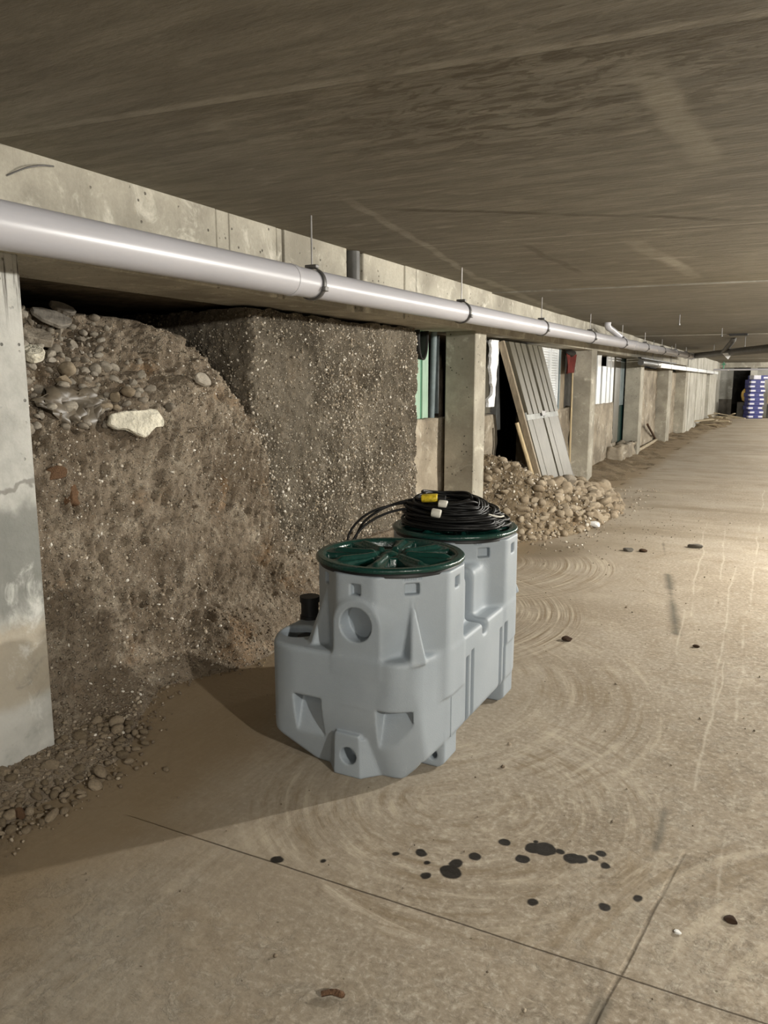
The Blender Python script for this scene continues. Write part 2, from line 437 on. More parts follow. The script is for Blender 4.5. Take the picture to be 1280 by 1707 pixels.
M['earth_block'] = mat_earth('compacted_gravel_earth', (0.20, 0.172, 0.132), (0.33, 0.29, 0.23), (0.075, 0.062, 0.045), 0.05, 0.9, 48)
M['earth_mound'] = mat_earth('loose_brown_earth', (0.37, 0.305, 0.23), (0.57, 0.495, 0.39), (0.17, 0.13, 0.09), 0.3, 0.6, 60)
M['earth_heap'] = mat_earth('heap_earth', (0.30, 0.235, 0.155), (0.42, 0.34, 0.235), (0.16, 0.12, 0.075), 0.1, 0.5, 40)
M['earth_shade'] = simple('shade_toned_earth', (0.10, 0.08, 0.055), 0.95, 0.1, var=0.5, vs=4, bump=0.03, bs=12)  # dark tone stands in for the shade inside the hollow


def mat_stone(name, a, b, rough=0.8):
    t = NT(name, rough, 0.25)
    r = t.n('ShaderNodeObjectInfo').outputs['Random']
    c = t.mix(r, a, b)
    v = t.vm('ADD', t.co, t.comb(t.mth('MULTIPLY', r, 40.0), 0.0, 0.0))
    c = t.mix(t.ramp(t.noise(3.0, 6, 0.6, v), 0.35, 0.7, 0, 0.45), c, tuple(x * 0.55 for x in a))
    c = t.mix(t.ramp(t.noise(9.0, 5, 0.6, v), 0.55, 0.75, 0, 0.4), c, tuple(min(1, x * 1.35) for x in b))
    return t.fin(c, t.bump(t.noise(14, 5, v=v), 0.05, 0.5))


M['cobble'] = mat_stone('dusty_cobble', (0.34, 0.27, 0.185), (0.46, 0.385, 0.285))
M['rubble'] = mat_stone('rubble_stone', (0.30, 0.26, 0.205), (0.54, 0.49, 0.41))
M['gravel'] = mat_stone('muddy_gravel', (0.20, 0.155, 0.10), (0.36, 0.29, 0.205))


def mat_pebble_attr(name='pebble_mix', a=(0.20, 0.165, 0.12), b=(0.42, 0.36, 0.28), c=(0.78, 0.74, 0.66)):
    t = NT(name, 0.8, 0.25)
    f = t.n('ShaderNodeAttribute', attribute_name='tone').outputs['Fac']
    return t.fin(t.mix(t.ramp(f, 0.6, 1.0), t.mix(t.ramp(f, 0, 0.6), a, b), c))


M['pebble'] = mat_pebble_attr()
M['pebble_mud'] = mat_pebble_attr('muddy_pebble_mix', (0.13, 0.10, 0.07), (0.26, 0.21, 0.15), (0.40, 0.34, 0.26))


def mat_tank():
    t = NT('grey_moulded_plastic', 0.5, 0.35)
    c = t.mix(t.ramp(t.noise(3, 5), 0.3, 0.7), (0.275, 0.312, 0.345), (0.312, 0.35, 0.385))
    sc = t.noise(4, 7, 0.75, t.mapv((1, 1, 0.6), (3, 1, 6)), 1.0)
    c = t.mix(t.ramp(sc, 0.64, 0.74, 0, 0.35), c, (0.22, 0.22, 0.21))
    return t.fin(c, t.bump(t.noise(260, 2), 0.0012, 0.7))


M['tank'] = mat_tank()
M['lid'] = simple('dark_green_plastic', (0.004, 0.036, 0.028), 0.24, 0.5, var=0.25, vs=6, bump=0.002, bs=90)
M['black_rubber'] = simple('black_rubber', (0.012, 0.012, 0.012), 0.5, 0.3)
M['black_cable'] = simple('black_cable_sheath', (0.007, 0.007, 0.007), 0.42, 0.22)
M['white_tape'] = simple('white_tape', (0.62, 0.60, 0.53), 0.6, var=0.1)
M['yellow'] = simple('yellow_plastic', (0.62, 0.46, 0.03), 0.4, var=0.5, vs=45)
M['pvc'] = simple('grey_pvc', (0.42, 0.415, 0.44), 0.33, 0.5, var=0.08, vs=2, stretch=(4, 0.6, 4))
M['pvc_dark'] = simple('dark_grey_pipe', (0.10, 0.097, 0.09), 0.5, 0.4)
M['steel'] = simple('galvanised_steel', (0.30, 0.29, 0.28), 0.45, 0.5, 0.6)
M['steel_dark'] = simple('dark_clamp_steel', (0.12, 0.115, 0.11), 0.45, 0.5, 0.5)
M['masonry'] = mat_concrete('crumbling_render', (0.46, 0.40, 0.31), (0.19, 0.16, 0.12), (0.58, 0.53, 0.44))
M['white_wall'] = mat_concrete('pale_board_marked_concrete', (0.56, 0.545, 0.49), (0.40, 0.38, 0.33), (0.66, 0.65, 0.60))
M['grey_wall'] = mat_concrete('grey_block_wall', (0.36, 0.355, 0.325), (0.24, 0.235, 0.21), (0.44, 0.43, 0.39), False)
M['shade_and_crate'] = simple('recess_shade_and_dark_crate', (0.075, 0.07, 0.062), 0.9, 0.1)  # near-black for shade in gaps and recesses, also dark carton and crate
M['dado'] = simple('dark_lower_wall', (0.11, 0.10, 0.085), 0.9, 0.1, var=0.3, vs=3)  # darker tone for the bottom of the end wall
M['green_light'] = simple('pale_green_sheet', (0.40, 0.56, 0.44), 0.5, var=0.15, stretch=(8, 8, 0.5))
M['green_mid'] = simple('green_stripe', (0.10, 0.30, 0.19), 0.5, var=0.15)
M['green_dark'] = simple('dark_green_door_paint', (0.012, 0.045, 0.042), 0.3, 0.5, var=0.3)
M['white_metal'] = simple('white_coated_metal', (0.76, 0.78, 0.79), 0.45, var=0.10, stretch=(6, 6, 0.5))
M['beige_metal'] = simple('beige_coated_metal', (0.108, 0.098, 0.072), 0.5, var=0.22, vs=4, stretch=(6, 6, 0.7))
M['door_back'] = simple('dark_door_sheet', (0.06, 0.062, 0.058), 0.5)
M['grey_metal'] = simple('blue_grey_metal', (0.17, 0.21, 0.22), 0.5, var=0.2)
M['foam'] = simple('white_foam', (0.86, 0.87, 0.88), 0.9, 0.1, var=0.1, vs=30, bump=0.01)
M['grey_sheet'] = simple('grey_backing_board', (0.36, 0.37, 0.36), 0.8, var=0.2)
M['wood'] = simple('weathered_wood', (0.34, 0.27, 0.17), 0.8, var=0.35, vs=6, stretch=(12, 12, 1), bump=0.004)
M['wood_floor'] = simple('weathered_pole_wood', (0.45, 0.38, 0.27), 0.8, var=0.3, vs=6, stretch=(12, 1, 12), bump=0.004)
M['wood_pale'] = simple('pale_raw_timber', (0.52, 0.42, 0.26), 0.8, var=0.2, vs=6, stretch=(12, 12, 1))
M['board_brown'] = simple('brown_hardboard', (0.25, 0.205, 0.145), 0.7, var=0.3, stretch=(5, 5, 1))
M['red_sheet'] = simple('dark_red_cloth', (0.14, 0.025, 0.02), 0.8, var=0.3)
M['black_sheet'] = simple('black_membrane', (0.02, 0.019, 0.017), 0.6, 0.3)
M['plastic_film'] = simple('dusty_plastic_sheet', (0.15, 0.125, 0.092), 0.4, 0.5, var=0.3, vs=9)
M['chalk'] = simple('pale_broken_render', (0.72, 0.68, 0.56), 0.9, 0.1, var=0.3, vs=12, bump=0.03, bs=20)
M['slate'] = simple('grey_stone_slab', (0.22, 0.20, 0.17), 0.75, var=0.3, vs=5, bump=0.02, bs=14)
M['box_blue'] = simple('blue_printed_carton', (0.055, 0.06, 0.20), 0.6, var=0.15)
M['box_white'] = simple('white_printed_carton', (0.62, 0.62, 0.70), 0.6, var=0.1)
M['box_brown'] = simple('brown_cardboard', (0.46, 0.33, 0.19), 0.8, var=0.15)
M['yellow_bag'] = simple('yellow_sack', (0.66, 0.45, 0.13), 0.7, var=0.2)
M['twig'] = simple('dark_rotten_wood', (0.10, 0.055, 0.03), 0.9, var=0.4, vs=30, bump=0.01)
M['paper'] = simple('white_paper_scrap', (0.75, 0.75, 0.74), 0.7, var=0.1)
M['clay'] = simple('reddish_clay', (0.30, 0.17, 0.09), 0.9, var=0.3, vs=12, bump=0.03, bs=18)


# ------------------------------------------------------------------ object helpers
def tag(o, label=None, cat=None, group=None, kind=None):
    if label: o['label'] = label
    if cat: o['category'] = cat
    if group: o['group'] = group
    if kind: o['kind'] = kind
    elif cat: o['kind'] = 'thing'
    return o


def empty(name, loc=(0, 0, 0), rz=0.0):
    o = bpy.data.objects.new(name, None)
    o.empty_display_size = 0.1
    o.location = loc
    o.rotation_euler = (0, 0, rz)
    COL.objects.link(o)
    return o


def link(name, me, mat, parent=None, smooth=False):
    if mat is not None: me.materials.append(mat)
    if smooth:
        me.polygons.foreach_set('use_smooth', np.ones(len(me.polygons), bool))
    o = bpy.data.objects.new(name, me)
    COL.objects.link(o)
    if parent is not None: o.parent = parent
    return o


def mesh_np(name, V, F):
    V = np.asarray(V, np.float32)
    F = np.asarray(F, np.int32)
    me = bpy.data.meshes.new(name)
    k = F.shape[1]
    me.vertices.add(len(V)); me.vertices.foreach_set('co', V.ravel())
    me.loops.add(F.size); me.loops.foreach_set('vertex_index', F.ravel())
    me.polygons.add(len(F))
    me.polygons.foreach_set('loop_start', np.arange(0, F.size, k, dtype=np.int32))
    me.update(calc_edges=True)
    me.validate()
    return me


def grid_faces(nu, nv, wrap_u=False, flip=False):
    iu = np.arange(nu if wrap_u else nu - 1)
    iv = np.arange(nv - 1)
    a, b = np.meshgrid(iu, iv, indexing='ij')
    a2 = (a + 1) % nu
    f = np.stack([a * nv + b, a2 * nv + b, a2 * nv + b + 1, a * nv + b + 1], -1).reshape(-1, 4)
    return f[:, ::-1] if flip else f


class MB:
    """collects simple solids into one mesh"""
    def __init__(self): self.bm = bmesh.new()

    def box(self, lo, hi, bevel=0.0, rot=None, seg=1):
        lo, hi = Vector(lo), Vector(hi)
        c, s = (lo + hi) / 2, hi - lo
        m = Matrix.Translation(c) @ (rot.to_4x4() if rot else Matrix()) @ Matrix.Diagonal((*s, 1))
        g = bmesh.ops.create_cube(self.bm, size=1.0, matrix=m)
        if bevel:
            es = list({e for v in g['verts'] for e in v.link_edges})
            bmesh.ops.bevel(self.bm, geom=es, offset=bevel, segments=seg, affect='EDGES', profile=0.5)
        return self

    def cyl(self, p0, p1, r, r2=None, n=16, cap=True):
        p0, p1 = Vector(p0), Vector(p1)
        d = p1 - p0
        m = Matrix.Translation((p0 + p1) / 2) @ d.to_track_quat('Z', 'Y').to_matrix().to_4x4()
        bmesh.ops.create_cone(self.bm, cap_ends=cap, segments=n, radius1=r, radius2=r if r2 is None else r2, depth=d.length, matrix=m)
        return self

    def tube(self, pts, r, n=8):
        V, F = tube_np(pts, r, n)
        vs = [self.bm.verts.new(v) for v in V]
        for f in F: self.bm.faces.new([vs[i] for i in f])
        a, b = vs[:n], vs[-n:]
        self.bm.faces.new(a[::-1]); self.bm.faces.new(b)
        return self

    def prism(self, poly, axis_vec, origin=(0, 0, 0), u=(1, 0, 0), v=(0, 0, 1)):
        o, u, v, w = Vector(origin), Vector(u), Vector(v), Vector(axis_vec)
        a = [self.bm.verts.new(o + u * p[0] + v * p[1]) for p in poly]
        b = [self.bm.verts.new(o + u * p[0] + v * p[1] + w) for p in poly]
        n = len(poly)
        self.bm.faces.new(a[::-1]); self.bm.faces.new(b)
        for i in range(n):
            self.bm.faces.new([a[i], a[(i + 1) % n], b[(i + 1) % n], b[i]])
        return self

    def build(self, name, mat, parent=None, smooth=False):
        bmesh.ops.recalc_face_normals(self.bm, faces=self.bm.faces[:])
        me = bpy.data.meshes.new(name)
        self.bm.to_mesh(me); self.bm.free()
        o = link(name, me, mat, parent)
        if smooth:
            me.polygons.foreach_set('use_smooth', np.ones(len(me.polygons), bool))
            try:
                me.set_sharp_from_angle(angle=math.radians(40))
            except Exception:
                pass
        return o


def tube_np(P, r, n=8):
    P = np.asarray(P, float)
    T = np.gradient(P, axis=0)
    T /= np.linalg.norm(T, axis=1, keepdims=True) + 1e-12
    up = np.array([0, 0, 1.0]) if abs(T[0][2]) < 0.9 else np.array([1.0, 0, 0])
    N = np.zeros_like(P)
    nrm = np.cross(T[0], up); nrm /= np.linalg.norm(nrm)
    for i in range(len(P)):
        nrm = nrm - T[i] * np.dot(nrm, T[i]); nrm /= np.linalg.norm(nrm) + 1e-12
        N[i] = nrm
    B = np.cross(T, N)
    a = np.linspace(0, 2 * np.pi, n, endpoint=False)
    rr = np.broadcast_to(np.asarray(r, float), (len(P),))
    V = P[:, None] + (N[:, None] * np.cos(a)[None, :, None] + B[:, None] * np.sin(a)[None, :, None]) * rr[:, None, None]
    F = []
    for i in range(len(P) - 1):
        for j in range(n):
            k = (j + 1) % n
            F.append((i * n + j, i * n + k, (i + 1) * n + k, (i + 1) * n + j))
    return V.reshape(-1, 3), F


def resample(P, n):
    P = np.asarray(P, float)
    # Catmull-Rom through the points
    Q = np.vstack([2 * P[0] - P[1], P, 2 * P[-1] - P[-2]])
    out = []
    for i in range(1, len(Q) - 2):
        for s in np.linspace(0, 1, n, endpoint=False):
            a, b, c, d = Q[i - 1], Q[i], Q[i + 1], Q[i + 2]
            out.append(0.5 * (2 * b + (c - a) * s + (2 * a - 5 * b + 4 * c - d) * s * s + (3 * b - a - 3 * c + d) * s ** 3))
    out.append(P[-1])
    return np.array(out)


def ico(sub):
    bm = bmesh.new()
    bmesh.ops.create_icosphere(bm, subdivisions=sub, radius=1.0)
    bm.verts.ensure_lookup_table()
    V = np.array([v.co[:] for v in bm.verts]); F = np.array([[v.index for v in f.verts] for f in bm.faces])
    bm.free()
    return V, F


ICO1, ICO2, ICO3 = ico(1), ico(2), ico(3)


def rock_mesh(name, seed, mat, angular=0.3, base=ICO3):
    V = base[0].copy()
    rs = np.random.RandomState(seed)
    if angular > 0.4:
        for k in range(9):
            n = rs.normal(size=3); n /= np.linalg.norm(n)
            d = rs.uniform(0.5, 0.85)
            s = V @ n
            V = V - np.outer(np.maximum(s - d, 0), n) * 0.95
    V = V * (1 + 0.16 * fbm(V * 1.1 + seed * 3.1, 3, seed)[:, None])
    V = V * rs.uniform(0.8, 1.1, 3)
    me = mesh_np(name, V, base[1])
    me.materials.append(mat)
    me.polygons.foreach_set('use_smooth', np.ones(len(me.polygons), bool))
    if angular > 0.4:
        try: me.set_sharp_from_angle(angle=math.radians(32))
        except Exception: pass
    return me


def pebble_cloud(name, P, R, mat, label, cat, seed=0, base=ICO1, flat=0.65):
    """many tiny stones merged into one uncountable mass"""
    rs = np.random.RandomState(seed)
    n = len(P)
    nv = len(base[0])
    Q = rs.normal(size=(n, 3, 3)); Q, _ = np.linalg.qr(Q)
    sc = rs.uniform(0.6, 1.15, (n, 3)); sc[:, 2] *= flat
    L = base[0][None] * (1 + 0.18 * rs.uniform(-1, 1, (n, nv, 1)))
    V = np.einsum('nij,nvj->nvi', Q, L * sc[:, None] * R[:, None, None]) + P[:, None]
    F = base[1][None] + (np.arange(n) * nv)[:, None, None]
    me = mesh_np(name, V.reshape(-1, 3), F.reshape(-1, 3))
    a = me.attributes.new('tone', 'FLOAT', 'POINT')
    a.data.foreach_set('value', np.repeat(rs.uniform(0, 1, n) ** 1.3, nv).astype(np.float32))
    o = link(name, me, mat)
    me.polygons.foreach_set('use_smooth', np.ones(len(me.polygons), bool))
    return tag(o, label, cat, kind='stuff')


def rough_box(name, lo, hi, res, amp, mat, seed=0, freq=6, parent=None, edge=None):
    """a box of broken masonry: six gridded, displaced faces"""
    lo, hi = np.array(lo, float), np.array(hi, float)
    Vs, Fs, off = [], [], 0
    for ax in range(3):
        u, v = [a for a in range(3) if a != ax]
        nu = max(2, int((hi[u] - lo[u]) / res) + 1); nv = max(2, int((hi[v] - lo[v]) / res) + 1)
        for side in (0, 1):
            g = np.zeros((nu, nv, 3))
            g[..., u] = np.linspace(lo[u], hi[u], nu)[:, None]
            g[..., v] = np.linspace(lo[v], hi[v], nv)[None]
            g[..., ax] = hi[ax] if side else lo[ax]
            Vs.append(g.reshape(-1, 3))
            flip = (side == 0) ^ (ax == 1)
            Fs.append(grid_faces(nu, nv, flip=flip) + off)
            off += nu * nv
    V = np.vstack(Vs); F = np.vstack(Fs)
    if edge is not None: V = edge(V)
    d = np.stack([fbm(V * freq + s, 4, seed + k) for k, s in enumerate((0, 31, 77))], -1)
    V = V + d * amp
    me = mesh_np(name, V, F)
    bm = bmesh.new(); bm.from_mesh(me)
    bmesh.ops.remove_doubles(bm, verts=bm.verts[:], dist=1e-5)
    bmesh.ops.recalc_face_normals(bm, faces=bm.faces[:])
    bm.to_mesh(me); bm.free()
    return link(name, me, mat, parent, True)


# ------------------------------------------------------------------ large structure
FX = -2.56            # front face of pillars and beam
CZ = 2.34             # underside of the ceiling

o = MB().box((-6, -8, -0.3), (10, 42, 0.0)).build('floor', M['floor'])
tag(o, 'dusty brown concrete floor with sweeping marks and oil drops', 'floor', kind='structure')

mb = MB()
ys = [-8 - 0.6] + [1.93 + 2.645 * k for k in range(-3, 16)] + [44]
for k in range(len(ys) - 1):
    dz = 0.006 * ((k * 7) % 3 - 1)
    g = 0.006
    sk = 0.09
    y0, y1 = ys[k] + g, ys[k + 1] - g
    x0, x1 = -6.0, 10.0
    poly = [(x0, y0 + sk * (x0 + 2.5)), (x1, y0 + sk * (x1 + 2.5)), (x1, y1 + sk * (x1 + 2.5)), (x0, y1 + sk * (x0 + 2.5))]
    mb.prism(poly, (0, 0, 0.3), (0, 0, CZ + dz), (1, 0, 0), (0, 1, 0))
o = mb.build('ceiling', M['ceiling'])
tag(o, 'low dark concrete slab ceiling with straight joints', 'ceiling', kind='structure')
o = MB().box((-6, -8, CZ + 0.3), (10, 42, CZ + 0.45)).build('ceiling_slab', M['ceiling'])
tag(o, 'concrete topping above the ceiling slabs', 'ceiling', kind='structure')

for nm, lo, hi in (('wall_right', (10, -8, 0), (10.2, 42, CZ + .3)), ('wall_rear', (-6, -8.2, 0), (10, -8, CZ + .3))):
    o = MB().box(lo, hi).build(nm, M['grey_wall'])
    tag(o, 'plain grey concrete wall out of view ' + ('opposite the bays' if 'right' in nm else 'behind the viewer'), 'wall', kind='structure')
o = MB().box((-6.2, -8, 0), (-6.0, 42, CZ + .3)).build('wall_left', M['earth_shade'])  # earth coloured dark for the shade behind the bays
tag(o, 'earth face toned dark for shade deep behind the wall bays', 'wall', kind='structure')

# beam above the bays, cast in lengths
bj = [-8, 0.4, 3.16, 3.68, 3.74, 4.45, 4.68, 5.31, 7.59, 9.3, 11.2, 13.5, 16.0, 19.0, 22.0, 24.2]
mb = MB()
for k in range(len(bj) - 1):
    if abs(bj[k] - 4.45) < 1e-6:
        mb.box((-3.1, bj[k], 1.965), (FX - 0.07, bj[k + 1], CZ + .05))
        continue
    off = 0.004 * ((k * 5) % 3 - 1)
    mb.box((-3.1, bj[k] + .002, 1.965), (FX + off, bj[k + 1] - .002, CZ + .05), 0.006)
o = mb.build('beam', M['concrete'])
tag(o, 'pale concrete edge beam above the pillars behind the grey pipe', 'beam', kind='structure')

pill = [(1.62, 2.02, 'pillar_near', 'weathered concrete pillar at the left edge beside the earth mound'),
        (6.82, 7.11, 'concrete', 'concrete pillar between the gravel bank and the leaning door'),
        (11.69, 12.02, 'concrete', 'concrete pillar right of the leaning door and red cloth'),
        (16.13, 16.5, 'concrete', 'concrete pillar right of the dark green door leaf'),
        (20.3, 20.95, 'concrete', 'slim concrete pillar behind the stick leaning at the wall'),
        (24.0, 24.6, 'concrete', 'concrete pillar where the pale board marked wall starts')]
for y0, y1, mt, lab in pill:
    o = MB().box((FX - 0.30, y0, -0.02), (FX, y1, 1.97), 0.008).build('pillar', M[mt])
    tag(o, lab, 'pillar', kind='structure')

# pale board-marked concrete wall far along the left, with its recess
mb = MB()
y = 24.6
k = 0
while y < 30.6:
    mb.box((FX - .25, y, 0), (FX + 0.006 * ((k * 3) % 4 - 1.5), min(30.6, y + 0.5), CZ)); y += 0.5; k += 1
mb.box((FX - .5, 30.6, 0), (FX - .25, 32.0, CZ))
mb.box((FX - .25, 32.0, 0), (FX, 35.4, CZ)).box((FX - .25, 30.6, 1.85), (FX, 32.0, CZ))
mb.box((FX - .30, 35.4, 0), (FX - .05, 38.2, CZ))
o = mb.build('wall_left_far', M['white_wall'])
tag(o, 'pale board marked concrete wall at the far left end', 'wall', kind='structure')

# end wall
mb = MB().box((-2.9, 38, 0.75), (-2.08, 38.2, CZ)).box((-1.25, 38, 0), (1.2, 38.2, CZ))
o = mb.build('wall_end', M['grey_wall'])
tag(o, 'grey end wall on both sides of a dark opening', 'wall', kind='structure')
o = MB().box((-2.9, 37.99, 0), (-2.08, 38.2, 0.75)).build('baseboard_end', M['dado'])
tag(o, 'dark lower part of the end wall', 'wall', kind='structure')
o = MB().box((-2.4, 39.4, 0), (-0.9, 39.6, CZ)).build('wall_recess', M['shade_and_crate'])  # near-black colour puts shade into the far opening
tag(o, 'wall toned dark for shade inside the opening at the far end', 'wall', kind='structure')
o = MB().box((1.2, 38, 0), (10, 38.2, CZ)).build('wall_end_side', M['grey_wall'])
tag(o, 'grey end wall continuing out of view', 'wall', kind='structure')
o = MB().box((-2.9, 37.2, 2.12), (8, 37.5, CZ)).build('beam', M['concrete'])
tag(o, 'concrete downstand beam crossing in front of the end wall', 'beam', kind='structure')
o = MB().box((-1.38, 37.6, 0), (-1.12, 38.0, 2.12)).build('pillar', M['white_wall'])
tag(o, 'narrow pale pilaster on the end wall behind the blue boxes', 'pillar', kind='structure')


# ------------------------------------------------------------------ earth bank of the first bay
def interp(x, xp, fp): return np.interp(x, xp, fp)


def bank():
    Y = np.concatenate([np.arange(0.9, 3.7, 0.0085), np.arange(3.7, 4.05, 0.006), np.arange(4.05, 6.7, 0.012)])
    nv = 300
    T = interp(Y, [0.9, 2.6, 3.15, 3.32, 3.48, 3.62, 3.74, 3.84, 3.92, 4.0, 4.1, 4.5, 6.7],
               [1.87, 1.87, 1.87, 1.86, 1.80, 1.70, 1.56, 1.40, 1.20, 0.95, 0.6, 0.30, 0.22])
    zk = interp(Y, [0.9, 2.6, 3.2, 3.5, 3.8, 3.95, 4.1, 4.5, 6.7], [1.18, 1.2, 1.22, 1.25, 1.16, 0.95, 0.5, 0.2, 0.12])
    ee = interp(Y, [0.9, 1.5, 2.15, 2.3, 2.5, 2.72, 2.95, 3.15, 3.35, 3.7, 4.5, 6.7],
                [-2.22, -2.24, -2.26, -2.38, -2.52, -2.64, -2.53, -2.42, -2.42, -2.50, -2.6, -2.62])
    back = interp(Y, [0.9, 3.1, 3.6, 3.85, 4.1, 6.7], [-3.35, -3.35, -3.15, -3.0, -2.95, -2.95])
    t = np.linspace(0, 1, nv)
    V = np.zeros((len(Y), nv, 3))
    for i, y in enumerate(Y):
        w = min(1.0, max(0.0, (3.6 - y) / 0.6))
        bump = interp(y, [2.6, 3.0, 3.2, 3.45, 3.8], [0.0, 0.06, 0.16, 0.10, 0.05])
        xs = [ee[i] + .02, ee[i] - .04, -2.70 + bump * .6, -2.78, -2.80, -2.83, (-2.86 - 0.18 * w), back[i], -4.6]
        zs = [-0.02, 0.012, 0.05 + bump, 0.13 + bump, 0.3 + bump, zk[i], zk[i] * .55 + T[i] * .45, T[i], T[i] + 0.03]
        zs = np.maximum.accumulate(np.minimum(zs, T[i] + .03))
        xs = np.minimum.accumulate(xs)
        s = np.array([0, .05, .14, .18, .27, .58, .72, .90, 1.0])
        V[i, :, 0] = np.interp(t, s, xs); V[i, :, 2] = np.interp(t, s, zs); V[i, :, 1] = y
    k = np.ones(9) / 9
    for c in (0, 2):
        pad = np.pad(V[..., c], ((0, 0), (4, 4)), mode='edge')
        V[..., c] = sum(pad[:, j:j + nv] * k[j] for j in range(9))
    big = fbm(V * 2.2, 3, 3); mid = fbm(V * 9, 4, 11); fine = fbm(V * 38, 3, 21)
    rg = np.abs(fbm(V * np.array([7, 14, 7]), 3, 33))
    fade = np.clip((t - 0.0) / 0.06, 0, 1)[None]
    d = (0.05 * big + 0.024 * mid + 0.016 * fine - 0.04 * rg) * fade
    lowflat = np.clip(V[..., 2] / 0.25, 0.25, 1)
    V[..., 0] += d * lowflat * 0.9
    V[..., 2] += d * lowflat * 0.5 * (V[..., 2] < 1.83)
    V[..., 2] = np.minimum(V[..., 2], 1.93)
    return V


BV = bank()
o = link('wall_left_mound', mesh_np('wall_left_mound', BV.reshape(-1, 3), grid_faces(BV.shape[0], BV.shape[1])), M['earth_mound'], None, True)
tag(o, 'loose brown earth mound filling the bay behind the left pillar', 'earth bank', kind='structure')


def block():
    r = 0.05
    path = [(-4.4, 3.88)] + [(-2.9 + 0 - r + r * math.sin(a), 3.88 + r - r * math.cos(a)) for a in np.linspace(0, math.pi / 2, 6)] + [(-2.85, 6.14)] + \
           [(-2.85 - r + r * math.cos(a), 6.16 + r * math.sin(a)) for a in np.linspace(0, math.pi / 2, 5)] + [(-3.3, 6.21)]
    path = np.array(path)
    sl = np.concatenate([[0], np.cumsum(np.linalg.norm(np.diff(path, axis=0), axis=1))])
    n = int(sl[-1] / 0.0095)
    s = np.linspace(0, sl[-1], n)
    px, py = np.interp(s, sl, path[:, 0]), np.interp(s, sl, path[:, 1])
    z = np.linspace(-0.03, 1.945, 210)
    V = np.zeros((n, len(z), 3))
    V[..., 0] = px[:, None]; V[..., 1] = py[:, None]; V[..., 2] = z[None]
    tx, ty = np.gradient(px), np.gradient(py)
    L = np.hypot(tx, ty); nx, ny = ty / L, -tx / L
    d = 0.02 * fbm(V * 2.5, 3, 5) + 0.015 * fbm(V * 11, 4, 7) + 0.012 * fbm(V * 45, 2, 8)
    d -= 0.03 * np.clip((V[..., 2] - 1.86) / 0.08, 0, 1)
    V[..., 0] += d * nx[:, None]; V[..., 1] += d * ny[:, None]
    top = z > 1.9
    V[..., 2][:, top] += (0.015 * fbm(V * 9, 3, 9))[:, top]
    V[..., 2] = np.minimum(V[..., 2], 1.962)
    return V


KV = block()
o = link('wall_left_gravel', mesh_np('wall_left_gravel', KV.reshape(-1, 3), grid_faces(KV.shape[0], KV.shape[1])), M['earth_block'], None, True)
tag(o, 'upright cut face of compacted gravelly earth behind the tank', 'earth bank', kind='structure')
# added dark panels keep stray light out of the hollow
o = MB().box((-4.6, 0.5, 1.97), (-3.1, 11.7, CZ)).build('light_stop_top', M['earth_shade'])
tag(o, 'added dark panel keeping light out of the hollow above the mound', 'ceiling', kind='structure')
o = MB().box((-4.7, 0.5, 0), (-4.55, 16.3, 2.0)).build('light_stop_back', M['earth_shade'])
tag(o, 'added dark panel keeping light out at the back of the hollow bays', 'wall', kind='structure')
o = MB().box((-4.6, 6.22, 0), (-3.32, 6.4, 2.0)).build('light_stop_side', M['earth_shade'])
tag(o, 'added dark panel keeping light out behind the gravel bank', 'wall', kind='structure')

rs = np.random.RandomState(4)
# pebbles embedded in the cut face
ni, nj = KV.shape[:2]
i0 = int(ni * 0.16)
sel = rs.randint(i0, ni - 1, 17000), rs.randint(3, nj - 3, 17000)
P = KV[sel]
dens = fbm(P * np.array([1, 1.6, 1.6]), 3, 40)
keep = dens > rs.uniform(-0.9, 0.5, len(P))
P = P[keep] + np.array([0.001, 0, 0])
R = 0.004 + 0.0105 * rs.uniform(0, 1, len(P)) ** 2.6
pebble_cloud('embedded_pebbles', P, R, M['pebble'], 'small pale pebbles set all over the cut gravel face', 'pebbles', 5)
sel = rs.randint(130, int(BV.shape[0] * 0.72), 11000), rs.randint(18, 268, 11000)
P = BV[sel]
keep = fbm(P * 1.7, 3, 44) > rs.uniform(-0.8, 0.9, len(P))
P = P[keep]
R = 0.003 + 0.010 * rs.uniform(0, 1, len(P)) ** 4
pebble_cloud('loose_pebbles', P, R, M['pebble'], 'small stones and grit scattered over the brown earth mound', 'pebbles', 6)

# ------------------------------------------------------------------ the tank: a distance field turned into one moulded skin
def smin(a, b, k):
    h = np.clip(0.5 + 0.5 * (b - a) / k, 0, 1)
    return b * (1 - h) + a * h - k * h * (1 - h)


def smax(a, b, k): return -smin(-a, -b, k)


